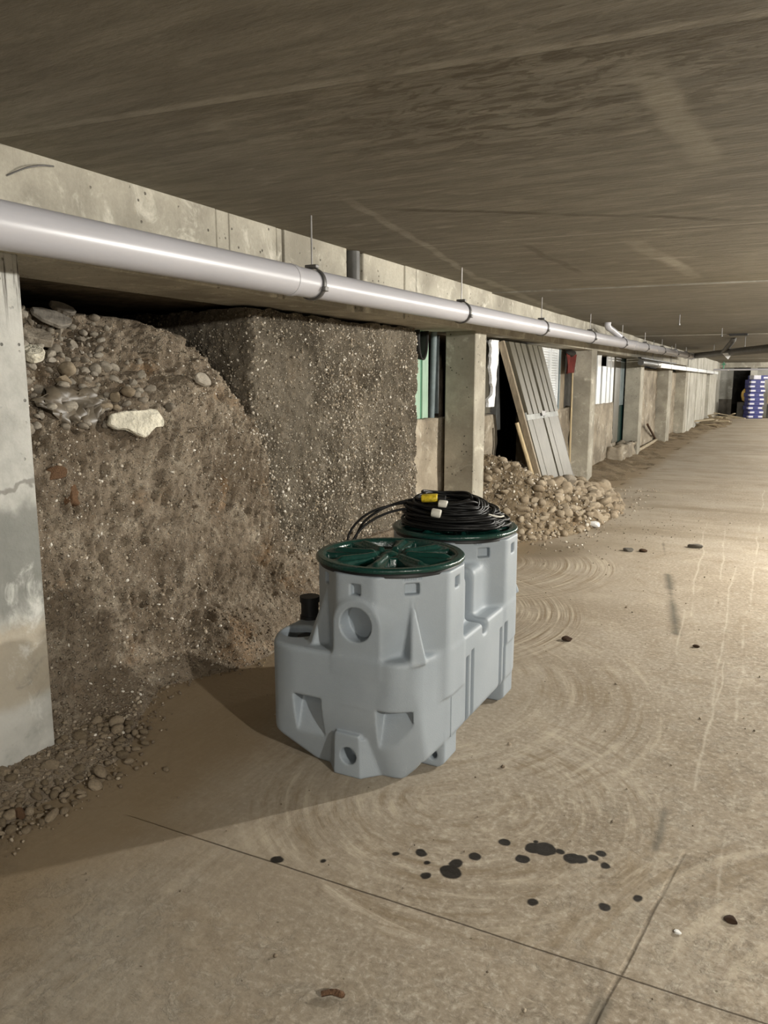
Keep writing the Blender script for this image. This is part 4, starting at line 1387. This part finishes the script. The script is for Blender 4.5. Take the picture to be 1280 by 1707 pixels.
def dslab(mb, a0, a1, b0, b1, c0, c1):
    vs = [mb.bm.verts.new(dpt(a, b, c)) for a in (a0, a1) for b in (b0, b1) for c in (c0, c1)]
    for f in ((0, 1, 3, 2), (4, 6, 7, 5), (0, 4, 5, 1), (2, 3, 7, 6), (0, 2, 6, 4), (1, 5, 7, 3)):
        mb.bm.faces.new([vs[i] for i in f])


for leaf, (l0, l1) in enumerate(((0.0, 0.485), (0.515, 1.0))):
    mb = MB(); dslab(mb, l0, l1, 0, 1, -0.02, 0.0)
    lf = mb.build('leaf', M['door_back'], door)
    n = 3
    w = (l1 - l0) / n
    for q in range(n):
        mb = MB(); dslab(mb, l0 + q * w + 0.016, l0 + (q + 1) * w - 0.020, 0.01, 0.485, 0.0, 0.045)
        mb.build('rib', M['beige_metal'], lf)
    mb = MB(); dslab(mb, l0 + 0.01, l1 - 0.01, 0.495, 0.985, 0.0, 0.018)
    mb.build('lower_panel', M['beige_metal'], lf)
    mb = MB(); dslab(mb, l0, l1, 0.47, 0.52, 0.0, 0.026)
    tag(mb.build('mid_rail', M['grey_sheet'], lf), 'pale grey middle rail')
    mb = MB(); dslab(mb, l0, l1, 0.965, 1.0, 0.0, 0.03)
    mb.build('bottom_rail', M['beige_metal'], lf)
    mb = MB(); dslab(mb, l0 + 0.155, l0 + 0.17, 0.52, 0.97, 0.018, 0.021)
    mb.build('panel_fold', M['beige_metal'], lf)
mb = MB(); dslab(mb, -0.045, -0.005, 0, 1, -0.05, 0.012)
tag(mb.build('side_frame', M['board_brown'], door), 'brown rusty side frame')
mb = MB(); dslab(mb, 1.005, 1.02, 0, 1, -0.04, 0.012)
tag(mb.build('side_frame', M['black_sheet'], door), 'dark side frame')
mb = MB(); dslab(mb, 0.40, 0.52, 0.475, 0.505, 0.02, 0.05)
mb.build('latch', M['steel_dark'], door)

# pallet-like timber behind the left edge of the door
bt0 = Dd + dpt(-0.075, 0.52, -0.07); bt1 = Dd + dpt(-0.06, 0.97, -0.06)
o = MB().cyl(bt0, bt1, 0.022, n=8).build('timber_batten', M['wood_pale'])
tag(o, 'yellowish timber batten half hidden behind the leaning door', 'batten')


# ------------------------------------------------------------------ stone heap below the door
def heap_z(x, y):
    # rises towards the broken wall, drops to the aisle
    front = np.interp(y, [6.7, 7.05, 7.6, 8.2, 9.0, 9.6, 10.4, 11.2, 11.8], [-2.25, -1.98, -1.72, -1.60, -1.56, -1.62, -1.9, -2.2, -2.45])
    top = np.interp(y, [6.7, 7.2, 7.8, 8.3, 8.8, 9.4, 10.2, 11.0, 11.8], [0.10, 0.50, 0.72, 0.62, 0.45, 0.38, 0.30, 0.20, 0.05])
    s = np.clip((front - x) / 1.05, 0, 1)
    return top * (1 - (1 - s) ** 1.35)


gx = np.arange(-3.9, -1.45, 0.014); gy = np.arange(6.65, 11.85, 0.02)
X_, Y_ = np.meshgrid(gx, gy, indexing='ij')
Z_ = heap_z(X_, Y_)
P3 = np.stack([X_, Y_, Z_], -1)
Z_ = Z_ + np.clip(Z_ / 0.08, 0, 1) * (0.035 * fbm(P3 * 5, 4, 60) + 0.02 * fbm(P3 * 22, 3, 66)) - 0.012
P3[..., 2] = Z_
o = link('earth_heap', mesh_np('earth_heap', P3.reshape(-1, 3), grid_faces(*X_.shape)), M['earth_heap'], None, True)
tag(o, 'heap of brown earth spilling from the broken wall below the leaning door', 'heap', kind='stuff')


def heap_at(x, y):
    i = int(np.clip((x - gx[0]) / 0.014, 0, len(gx) - 1)); j = int(np.clip((y - gy[0]) / 0.02, 0, len(gy) - 1))
    return float(Z_[i, j])


cob_me = [rock_mesh('cobble', 100 + k, M['cobble'], 0.2 if k % 3 else 0.6) for k in range(10)]
rub_me = [rock_mesh('rubble_stone', 200 + k, M['rubble'], 0.8 if k % 2 else 0.25) for k in range(10)]
grv_me = [rock_mesh('gravel_stone', 300 + k, M['gravel'], 0.6 if k % 2 else 0.2, ICO2) for k in range(8)]


def stone(name, me, loc, r, label, cat, group, seed, flat=0.75):
    q = random.Random(seed)
    o = bpy.data.objects.new(name, me)
    COL.objects.link(o)
    o.location = loc
    o.rotation_euler = (q.uniform(-0.5, 0.5), q.uniform(-0.5, 0.5), q.uniform(0, 6.28))
    o.scale = (r * q.uniform(0.95, 1.35), r * q.uniform(0.8, 1.05), r * q.uniform(flat - 0.12, flat + 0.1))
    return tag(o, label, cat, group)


random.seed(7)
placed = []
n = 0
tries = 0
while n < 235 and tries < 30000:
    tries += 1
    y = random.uniform(6.75, 11.2); x = random.uniform(-2.65, -1.5)
    right = min(1, max(0, (y - 7.4) / 1.3))
    r = random.uniform(0.025, 0.055) + right * random.uniform(0.0, 0.05) ** 1.0
    z = heap_at(x, y)
    if z < 0.006: continue
    if y < 8.0 and x < -2.2 and random.random() < 0.75: continue
    if x < -2.25 and 8.0 < y < 9.8: continue
    if x - r < FX + .02 and (y > 11.5): continue
    if any((x - a) ** 2 + (y - b) ** 2 < (0.72 * (r + c)) ** 2 for a, b, c in placed): continue
    if y > 10.2 and random.random() < 0.6: continue
    placed.append((x, y, r))
    stone('cobble', cob_me[n % 10], (x, y, z + r * 0.28), r, 'rounded beige cobble in the stone heap at the foot of the leaning door', 'stone',
          'cobbles of the heap by the door', n)
    n += 1
rs = np.random.RandomState(9)
Px = rs.uniform(-2.9, -1.4, 5200); Py = rs.uniform(6.7, 11.4, 5200)
Pz = np.array([heap_at(a, b) for a, b in zip(Px, Py)])
fringe = (Pz > 0.004) | (rs.uniform(0, 1, 5200) < 0.10)
P = np.stack([Px, Py, np.maximum(Pz, 0) + 0.004], -1)[fringe]
pebble_cloud('heap_gravel', P, 0.006 + 0.02 * rs.uniform(0, 1, len(P)) ** 2.5, M['pebble'], 'small gravel filling the heap between the cobbles', 'gravel', 10)
# notable pieces on the heap
stone('pale_block', rub_me[1], (-2.20, 8.98, heap_at(-2.20, 8.98) + 0.07), 0.085, 'pale squarish block at the foot of the leaning door', 'stone', None, 901)['category'] = 'stone'
stone('large_cobble', cob_me[4], (-2.05, 10.35, heap_at(-2.05, 10.35) + 0.06), 0.13, 'large round cobble on the heap in front of the third pillar', 'stone', None, 902)
stone('long_cobble', cob_me[2], (-1.74, 8.85, heap_at(-1.74, 8.85) + 0.04), 0.12, 'long flat stone lying near the front foot of the heap', 'stone', None, 903, 0.45)
o = link('crumpled_paper', rock_mesh('crumpled_paper', 77, M['paper'], 0.9, ICO2), None)
o.location = (-1.66, 8.02, 0.035); o.scale = (0.075, 0.05, 0.035)
tag(o, 'crumpled white scrap at the front edge of the stone heap', 'paper')

# ------------------------------------------------------------------ stones on the mound and by the left pillar
def bank_pt(y, t):
    i = int(np.argmin(np.abs(BV[:, 0, 1] - y)))
    return BV[i, int(np.clip(t, 0, 1) * (BV.shape[1] - 1))]


random.seed(21)
n = 0
placed = []
while n < 210:
    y = random.uniform(2.0, 3.15)
    t = random.uniform(0.62, 0.90)
    if y > 2.85 and random.random() < (y - 2.85) * 2.6: continue
    p = bank_pt(y, t)
    r = random.uniform(0.012, 0.028) if random.random() < 0.8 else random.uniform(0.03, 0.045)
    if any((p[0] - a[0]) ** 2 + (p[1] - a[1]) ** 2 + (p[2] - a[2]) ** 2 < (0.75 * (r + a[3])) ** 2 for a in placed): continue
    placed.append((*p, r))
    stone('rubble_stone', rub_me[n % 10], (p[0] + r * .25, p[1], p[2] + r * .2), r, 'small stone among the rubble on the upper slope of the earth mound', 'stone',
          'rubble on the mound', 400 + n)
    n += 1


def on_bank(y, z):
    i = int(np.argmin(np.abs(BV[:, 0, 1] - y)))
    j = int(np.argmin(np.abs(BV[i, 60:270, 2] - z))) + 60
    return Vector(BV[i, j])


def slab(name, y, z, size, rot, mat, label, seed, cat='stone', jag=0.25, n=9):
    q = random.Random(seed)
    poly = []
    for k in range(n):
        a = 2 * math.pi * k / n
        rr = 1 + q.uniform(-jag, jag)
        poly.append((math.cos(a) * rr * size[0], math.sin(a) * rr * size[1]))
    mb = MB().prism(poly, (0, 0, size[2]), (0, 0, -size[2] / 2), (1, 0, 0), (0, 1, 0))
    bmesh.ops.bevel(mb.bm, geom=mb.bm.edges[:], offset=size[2] * 0.2, segments=1, affect='EDGES')
    o = mb.build(name, mat)
    o.location = on_bank(y, z) + Vector((0.035, 0, 0.02))
    o.rotation_euler = (Matrix.Rotation(rot[1], 3, 'Y') @ Matrix.Rotation(rot[2], 3, 'Z') @ Matrix.Rotation(rot[0], 3, 'X')).to_euler()
    return tag(o, label, cat)


R_ = math.radians
slab('stone_slab', 2.76, 1.80, (0.12, 0.055, 0.025), (R_(-5), R_(50), R_(70)), M['slate'], 'large flat grey slab near the top of the mound', 1)
slab('stone_slab', 2.90, 1.86, (0.06, 0.035, 0.03), (R_(10), R_(40), R_(60)), M['slate'], 'grey angular slab on the crest of the mound against the dark', 2)
slab('stone_slab', 2.62, 1.69, (0.10, 0.07, 0.04), (R_(-8), R_(38), R_(100)), M['rubble'], 'broad broken slab below the large flat grey slab', 3)
slab('stone_slab', 3.42, 1.50, (0.06, 0.04, 0.03), (R_(10), R_(50), R_(60)), M['rubble'], 'small grey slab on the right flank of the mound', 4)
slab('pale_lump', 2.42, 1.60, (0.045, 0.05, 0.05), (R_(10), R_(30), R_(10)), M['chalk'], 'yellowish pale lump beside the left pillar on the mound', 5)
for yy_, zz_, r_, k, lab in ((2.55, 1.50, 0.045, 3, 'larger pale round stone just above the plastic sheet'), (2.58, 1.55, 0.045, 4, 'brown round stone behind the pale one above the plastic sheet'),
                             (2.74, 1.37, 0.042, 6, 'smooth grey egg shaped cobble right of the plastic sheet'), (2.80, 1.37, 0.026, 8, 'narrow upright pebble right of the smooth grey cobble'),
                             (2.88, 1.44, 0.034, 2, 'smooth grey pebble above the narrow upright pebble'), (2.82, 1.42, 0.038, 0, 'flat tilted pebble above the smooth grey cobble')):
    p = on_bank(yy_, zz_)
    stone('cobble', cob_me[k], (p[0] + .03, p[1], p[2] + .01), r_, lab, 'stone', None, int(yy_ * 1000))
# jagged white slab of render
poly = [(-.15, -.01), (-.13, .04), (-.05, .055), (0.02, .045), (.09, .06), (.13, .055), (.16, .0), (.15, -.035), (.10, -.03), (.055, -.075), (.03, -.085), (-.02, -.06), (-.05, -.03), (-.11, -.035)]
mb = MB().prism(poly, (0, 0, 0.03), (0, 0, 0), (1, 0, 0), (0, 1, 0))
bmesh.ops.bevel(mb.bm, geom=mb.bm.edges[:], offset=0.006, segments=1, affect='EDGES')
o = mb.build('render_fragment', M['chalk'])
p = on_bank(2.84, 1.30)
o.matrix_world = Matrix.Translation(p + Vector((0.045, 0, 0.0))) @ Matrix(((0.25, -0.25, 0.93), (0.96, 0.05, -0.25), (0.0, 0.96, 0.25))).to_4x4()
tag(o, 'jagged whitish fragment of render stuck in the face of the mound', 'fragment')
# dusty plastic sheet
sx = empty('plastic_sheet', on_bank(2.50, 1.43))
tag(sx, 'crumpled dusty plastic sheet draped on the mound beside the left pillar', 'sheet')


def crinkle(name, nu, nv, y0, y1, zt, zb, seed, bulge):
    q = np.random.RandomState(seed)
    V = []
    for i in range(nu):
        for j in range(nv):
            a, b = i / (nu - 1), j / (nv - 1)
            top, low = np.interp(a, *zt), np.interp(a, *zb)
            V.append((0.02 + bulge * b + q.uniform(-0.022, 0.022) + 0.03 * (i % 2) * (0.3 + 0.7 * b), y0 + (y1 - y0) * a + q.uniform(-0.008, 0.008), top + (low - top) * b + q.uniform(-0.008, 0.008)))
    F = []
    for i in range(nu - 1):
        for j in range(nv - 1):
            p, r, t_, u = i * nv + j, (i + 1) * nv + j, (i + 1) * nv + j + 1, i * nv + j + 1
            F += [(p, r, t_), (p, t_, u)] if q.rand() < 0.5 else [(p, r, u), (r, t_, u)]
    o = link(name, mesh_np(name, V, np.array(F)), M['plastic_film'], sx)
    m_ = o.modifiers.new('s', 'SOLIDIFY'); m_.thickness = 0.003
    return o


crinkle('sheet', 12, 7, -0.15, 0.12, ([0, .5, 1], [-.01, .06, .02]), ([0, .45, .75, 1], [-.04, -.13, -.09, -.03]), 5, 0.07)
crinkle('loose_flap', 9, 7, 0.08, 0.26, ([0, .4, 1], [.0, .05, .0]), ([0, .3, .6, 1], [-.12, -.17, -.08, -.06]), 8, 0.05)
# reddish clay lumps low on the left
for yy_, zz_, sc, lab in ((2.34, 1.10, (.03, .07, .045), 'reddish clay lump at the upper edge beside the left pillar'), (2.42, 0.99, (.04, .05, .09), 'orange clay lump low on the mound near the left pillar')):
    o = link('clay_lump', rock_mesh('clay_lump', int(yy_ * 100), M['clay'], 0.6), None)
    o.location = on_bank(yy_, zz_); o.scale = sc
    tag(o, lab, 'clay')

# gravel at the foot of the left pillar
random.seed(5)
n = 0
placed = []
while n < 190:
    y = random.uniform(1.35, 2.32); x = random.uniform(-2.58, -2.12)
    edge = np.interp(y, [1.3, 1.7, 2.1, 2.3], [-2.16, -2.16, -2.20, -2.34])
    if x > edge + random.uniform(-0.06, 0.05): continue
    if FX - .32 < x < FX + .015 and y < 2.03: continue
    r = random.uniform(0.010, 0.020) if random.random() < 0.8 else random.uniform(0.022, 0.034)
    if any((x - a) ** 2 + (y - b) ** 2 < (0.8 * (r + c)) ** 2 for a, b, c in placed): continue
    placed.append((x, y, r))
    z = max(0, float(np.interp(x, [-2.6, -2.3, -2.2], [0.03, 0.01, 0.0]))) + r * 0.4
    stone('gravel_stone', grv_me[n % 8], (x, y, z), r, 'small muddy stone in the gravel at the foot of the left pillar', 'stone', 'gravel at the left pillar', 600 + n)
    n += 1
rs = np.random.RandomState(31)
Px = rs.uniform(-2.75, -2.05, 2600); Py = rs.uniform(1.2, 3.6, 2600)
e_ = np.interp(Py, [1.2, 1.7, 2.1, 2.3, 2.5, 2.72, 2.95, 3.15, 3.6], [-2.10, -2.13, -2.17, -2.33, -2.44, -2.58, -2.5, -2.38, -2.48])
kp = (Px < e_ + rs.normal(0, 0.05, len(Px))) & ~((Px < FX) & (Py < 2.03))
P = np.stack([Px, Py, np.full(len(Px), 0.006)], -1)[kp]
for q in range(len(P)):
    i = int(np.argmin(np.abs(BV[:, 0, 1] - P[q, 1]))); row = BV[i, :90]
    j = int(np.argmin(np.abs(row[:, 0] - P[q, 0])))
    if abs(row[j, 0] - P[q, 0]) < 0.02: P[q, 2] = max(0.004, row[j, 2] + 0.002)
pebble_cloud('fringe_gravel', P, 0.003 + 0.010 * rs.uniform(0, 1, len(P)) ** 2.5, M['pebble_mud'], 'fine muddy gravel along the foot of the earth bank', 'gravel', 33)
o = link('pink_stone', grv_me[1].copy(), None)
o.data.materials[0] = M['clay']; o.location = (-2.24, 1.60, 0.03); o.scale = (.028, .024, .024)
tag(o, 'pinkish stone in the gravel in front of the left pillar', 'stone')

# ------------------------------------------------------------------ bay three: slats, door leaf, dado
def dado_edge(V):
    V = V.copy()
    return V


o = rough_box('wall_left_dado', (-3.02, 12.0, 0), (-2.86, 15.5, 1.12), 0.05, 0.016, M['masonry'], 22)
tag(o, 'stained low masonry wall below the white slats', 'wall', kind='structure')
o = rough_box('wall_left_base', (-2.86, 14.6, 0), (-2.60, 16.1, 0.32), 0.05, 0.06, M['masonry'], 27)
tag(o, 'broken dark masonry base in front of the dark green door leaf', 'wall', kind='structure')
sy = [13.05, 13.55, 14.0, 14.4, 14.75]
for k, y0 in enumerate(sy):
    z1 = 1.97 if k != 2 else 1.78
    o = MB().box((-2.90, y0, 1.12), (-2.87, y0 + (0.30 if k < 3 else 0.24), z1), 0.004).build('white_slat', M['white_metal'])
    tag(o, ['white upright slat nearest the third pillar', 'second white upright slat from the third pillar', 'short white slat with a dark gap above it',
            'white slat right of the short one', 'white slat beside the beige post'][k], 'slat', 'white slats in the third bay')
o = MB().box((-3.2, 12.02, 1.1), (-3.12, 16.2, 1.97)).build('slats_shade_panel', M['shade_and_crate'])  # shade behind the slats given by a near-black panel
tag(o, 'dark panel standing in for the shaded space behind the white slats', 'wall', kind='structure')
o = MB().box((-2.93, 15.02, 0.35), (-2.85, 15.55, 1.97), 0.006).build('beige_post', M['beige_metal'])
tag(o, 'beige post between white slats and dark green door leaf', 'post')
t = empty('green_door_leaf', (-2.93, 15.60, 0.1))
tag(t, 'dark green glossy door leaf left of the fourth pillar', 'door')
MB().box((0, 0, 0), (.04, 1.0, 1.86), .004).build('leaf', M['green_dark'], t)
MB().box((.04, 0.03, .95), (.055, .5, 1.8), .004).build('glazed_panel', M['grey_metal'], t)
for yy_, zz_, w in ((0.62, 1.30, .07), (0.66, 1.08, .09), (0.10, 0.98, .16)):
    MB().box((.04, yy_, zz_), (.05, yy_ + w, zz_ + .05), rot=Matrix.Rotation(.5, 3, 'X')).build('chipped_spot', M['paper'], t)

# ------------------------------------------------------------------ bays four and five
for y0, y1, lab in ((16.5, 20.3, 'rough stained wall of the bay with the leaning stick'), (20.95, 24.0, 'rough earth coloured wall of the last narrow bay')):
    o = rough_box('wall_left_infill', (-3.05, y0 - .05, 0), (-2.83, y1 + .05, 1.80), 0.06, 0.02, M['masonry'], int(y0))
    tag(o, lab, 'wall', kind='structure')
o = MB().box((-3.3, 16.4, 1.75), (-3.1, 24.1, 1.97)).build('slot_shade_panel', M['shade_and_crate'])  # near-black panel gives the slot its shade
tag(o, 'dark panel standing in for the shaded slot above the rough wall infill', 'wall', kind='structure')

t = empty('low_pipe', (-2.40, 0, 1.86))
tag(t, 'short grey pipe with end cap hung below the beam at the fourth pillar', 'pipe')
MB().cyl((0, 15.0, 0), (0, 17.2, 0), .055, n=24).build('pipe_run', M['pvc_dark'], t, True)
MB().cyl((0, 16.9, 0), (0, 17.3, 0), .062, n=24).build('end_cap', M['steel'], t, True)
t = empty('support_rail', (-2.42, 0, 1.93))
tag(t, 'black steel rail carrying the short grey pipe', 'rail')
MB().box((-.03, 15.0, 0), (.03, 20.2, .025)).build('rail', M['black_sheet'], t)
for y in (16.6, 19.4):
    MB().cyl((0, y, 0), (0, y, CZ - 1.93), .006, n=8).build('hanger_rod', M['steel_dark'], t)
t = empty('cable_trunking', (-2.40, 0, 1.80))
tag(t, 'long white cable trunking running along the far wall', 'trunking')
MB().box((-.05, 17.3, 0), (.05, 33, .095), .004).build('channel', M['white_metal'], t)
for y in (19, 22, 25, 28, 31):
    MB().box((-.16, y, -.01), (.055, y + .04, .105)).build('bracket', M['steel_dark'], t)

# ------------------------------------------------------------------ pipes across the far end
t = empty('cross_pipe', (0, 0, 0))
tag(t, 'dark grey pipe crossing under the ceiling at the far end', 'pipe')
a, b = Vector((-2.15, 22.0, 2.18)), Vector((0.45, 11.2, 1.985))
MB().cyl(a, b, .071, n=28).build('pipe_run', M['pvc_dark'], t, True)
br = resample([(-1.21, 17.95, 2.12), (-1.06, 17.1, 2.22), (-0.96, 16.55, 2.29), (-0.94, 16.42, 2.36)], 8)
V, F = tube_np(br, .05, 16)
link('branch', mesh_np('branch', V, np.array(F)), M['pvc_dark'], t, True)
for k in (0.25, 0.55, 0.75):
    p = a.lerp(b, k)
    MB().cyl(p, (p.x, p.y, CZ), .006, n=8).build('hanger_rod', M['steel_dark'], t)
mb = MB().prism([(-.10, 0.0), (.10, 0.02), (0.02, -.12)], (0, 0.004, 0), (-1.08, 17.2, 2.07), (1, 0.2, 0), (0, 0, 1))
o = mb.build('triangular_tag', M['paper'])
tag(o, 'white triangular plate hanging from the dark crossing pipe', 'plate')
o = MB().cyl((-2.3, 30, 1.93), (2.0, 30, 1.94), .032, n=16).build('thin_pipe', M['pvc'], None, True)
tag(o, 'thin pale pipe spanning level in front of the end wall', 'pipe')
t = empty('green_valve', (-1.98, 30.0, 2.02))
tag(t, 'small green valve on the thin pipe near the far wall corner', 'valve')
MB().cyl((0, 0, -.05), (0, 0, .18), .02, n=12).build('stem', M['green_mid'], t)
MB().cyl((-.06, -.03, .10), (.06, -.03, .10), .03, n=16).build('wheel', M['green_mid'], t)
for x_, y_ in ((-1.25, 10.6), (-0.95, 13.5)):
    o = MB().cyl((x_, y_, CZ - .12), (x_, y_, CZ), .006, n=8).cyl((x_, y_, CZ - .13), (x_, y_, CZ - .11), .014, n=8).build('ceiling_anchor', M['steel_dark'])
    tag(o, 'thin steel anchor rod hanging from the ceiling ' + ('in mid aisle' if y_ < 12 else 'further along the aisle'), 'anchor')
o = MB().box((-.95, 15.2, CZ - .03), (-.65, 15.3, CZ + .02)).build('ceiling_plate', M['black_sheet'])
tag(o, 'small black slot plate on the ceiling near the pipe branch', 'plate')

# ------------------------------------------------------------------ boxes at the far end
stack_n = ['lowest', 'second', 'third', 'fourth', 'fifth', 'sixth', 'seventh', 'eighth', 'ninth', 'topmost']
for k in range(10):
    dz = 0.178
    off = 0.03 * math.sin(k * 2.3) + (0.06 if k == 9 else 0)
    b_ = empty('blue_box', (-1.12 + off, 36.0, k * dz), 0.55 + 0.05 * math.sin(k * 1.7))
    MB().box((-.30, -.22, 0.002), (.30, .22, dz - .004), .006).build('carton', M['box_blue'], b_)
    MB().box((-.303, -.223, .045), (-.10, -.10, .115)).box((.12, -.223, .045), (.303, -.05, .115)).build('printed_band', M['box_white'], b_)
    if k == 9:
        MB().box((-.304, -.224, .02), (0.0, .1, dz - .003)).build('white_side', M['box_white'], b_)
    tag(b_, f'blue and white carton, {stack_n[k]} of the ten stacked at the far end', 'box', 'stack of blue cartons')
for k, (z0, z1) in enumerate(((0.02, 0.58), (0.62, 0.92), (0.94, 1.24))):
    o = MB().box((-.62, 36.4, z0), (.25, 37.0, z1), .01).build('brown_carton', M['box_brown'] if k else M['shade_and_crate'])
    tag(o, ['dark carton on the floor right of the blue stack', 'brown carton on the dark one right of the blue stack', 'upper brown carton right of the blue stack'][k], 'box')
o = link('yellow_sack', rock_mesh('yellow_sack', 55, M['yellow_bag'], 0.2), None)
o.location = (-1.50, 36.35, 0.95); o.scale = (.16, .2, .30)
tag(o, 'yellow sack peeking out left of the blue stack', 'sack')
o = MB().box((-1.75, 36.15, 0), (-1.3, 36.6, 0.66), .01).build('dark_crate', M['shade_and_crate'])
tag(o, 'dark crate under the yellow sack', 'crate')

# ------------------------------------------------------------------ timber and debris along the left wall
o = MB().cyl((-2.64, 15.0, 0.045), (-2.80, 21.4, 0.075), 0.038, n=14).build('floor_pole', M['wood_floor'], None, True)
tag(o, 'long pale wooden pole lying on the floor along the pillars', 'pole')
o = MB().cyl((-2.80, 20.6, 0.02), (-2.72, 18.4, 0.55), 0.025, n=12).build('leaning_stick', M['twig'], None, True)
tag(o, 'dark stick leaning at the rough wall above the wooden pole', 'stick')
random.seed(3)
deb = []
for k in range(16):
    x, y = random.uniform(-2.5, -1.7), random.uniform(27.2, 34)
    L = random.uniform(0.4, 1.3); a = random.uniform(0, 3.14)
    t0 = random.uniform(0.02, 0.2)
    o = MB().box((-L / 2, -.05, -.018), (L / 2, .05, .018), .003).build('scrap_board', M['wood_floor'] if k % 3 else M['wood'])
    o.location = (x, y, 0.06 + t0); o.rotation_euler = (random.uniform(-.2, .2), random.uniform(-.2, .2), a)
    tag(o, 'scrap board thrown on the debris pile before the far left wall', 'board', 'debris boards at the far wall')
gx2 = np.arange(-2.75, -1.5, 0.05); gy2 = np.arange(26.5, 36, 0.1)
X2, Y2 = np.meshgrid(gx2, gy2, indexing='ij')
Z2 = 0.26 * np.exp(-((X2 + 2.3) / 0.45) ** 2 - ((Y2 - 30.5) / 3.2) ** 2) - 0.03
P2 = np.stack([X2, Y2, Z2], -1); P2[..., 2] += 0.05 * fbm(P2 * 3, 3, 70) * (Z2 > 0)
o = link('debris_pile', mesh_np('debris_pile', P2.reshape(-1, 3), grid_faces(*X2.shape)), M['earth_heap'], None, True)
tag(o, 'low pile of dark debris in front of the far pale wall', 'debris', kind='stuff')
# loose earth along the pillar feet
gx3 = np.arange(-2.86, -2.0, 0.03); gy3 = np.arange(11.6, 26.6, 0.08)
X3, Y3 = np.meshgrid(gx3, gy3, indexing='ij')
P3b = np.stack([X3, Y3, 0 * X3], -1)
Z3 = 0.11 * np.clip((-2.15 - X3 + 0.25 * fbm(P3b * 0.8, 3, 81)) / 0.7, 0, 1) + 0.03 * fbm(P3b * 4, 3, 80) - 0.012
P3b[..., 2] = Z3
o = link('loose_earth', mesh_np('loose_earth', P3b.reshape(-1, 3), grid_faces(*X3.shape)), M['earth_heap'], None, True)
tag(o, 'loose dirt lying along the feet of the far pillars', 'dirt', kind='stuff')

# ------------------------------------------------------------------ small things on the floor
o = link('rotten_stick', mesh_np('rotten_stick', *[np.array(q) for q in tube_np(resample([(-0.905, 1.42, 0.008), (-0.88, 1.435, 0.012), (-0.85, 1.44, 0.010)], 6), [0.007] * 7 + [0.008] * 5 + [0.004], 8)]), M['twig'], None, True)
tag(o, 'short reddish brown rotten stick on the floor at the bottom edge', 'stick')
clods = [(-0.15, 2.06, .011, 'paper', 'small white chip on the floor right of the oil drops'), (-0.02, 2.18, .016, 'twig', 'dark clod at the right edge near the white chip'),
         (-1.02, 4.35, .03, 'twig', 'dark clod on the floor right of the rear riser'), (-1.14, 7.02, .045, 'slate', 'dark stone on the floor in front of the stone heap'),
         (-0.62, 7.45, .05, 'slate', 'dark round stone in the aisle beyond the heap'), (-1.02, 7.05, .03, 'twig', 'flat dark clod beside the dark stone in front of the heap'),
         (-0.34, 4.57, .02, 'twig', 'tiny dark clod in the right aisle'), (-2.04, 2.1, .014, 'gravel', 'single pebble on the bare floor left of the tank')]
for k, (x, y, r, mt, lab) in enumerate(clods):
    o = link('floor_stone', rock_mesh('floor_stone', 500 + k, M[mt], 0.6, ICO2), None)
    o.location = (x, y, r * 0.35); o.scale = (r * 1.3, r, r * .6)
    tag(o, lab, 'stone')
rs = np.random.RandomState(71)
Px = np.concatenate([rs.uniform(-2.1, 0.0, 180), rs.normal(-1.5, 0.35, 260)]); Py = np.concatenate([rs.uniform(1.2, 9, 180), rs.normal(8.3, 1.1, 260)])
kp = ~((np.abs(Px + 1.42) < 0.42) & (Py > 2.3) & (Py < 3.75)) & (Px > -2.3)
P = np.stack([Px, Py, np.full(len(Px), 0.003)], -1)[kp]
pebble_cloud('floor_grit', P, 0.003 + 0.008 * rs.uniform(0, 1, len(P)) ** 3, M['pebble_mud'], 'scattered crumbs of grit on the dusty floor', 'grit', 72)
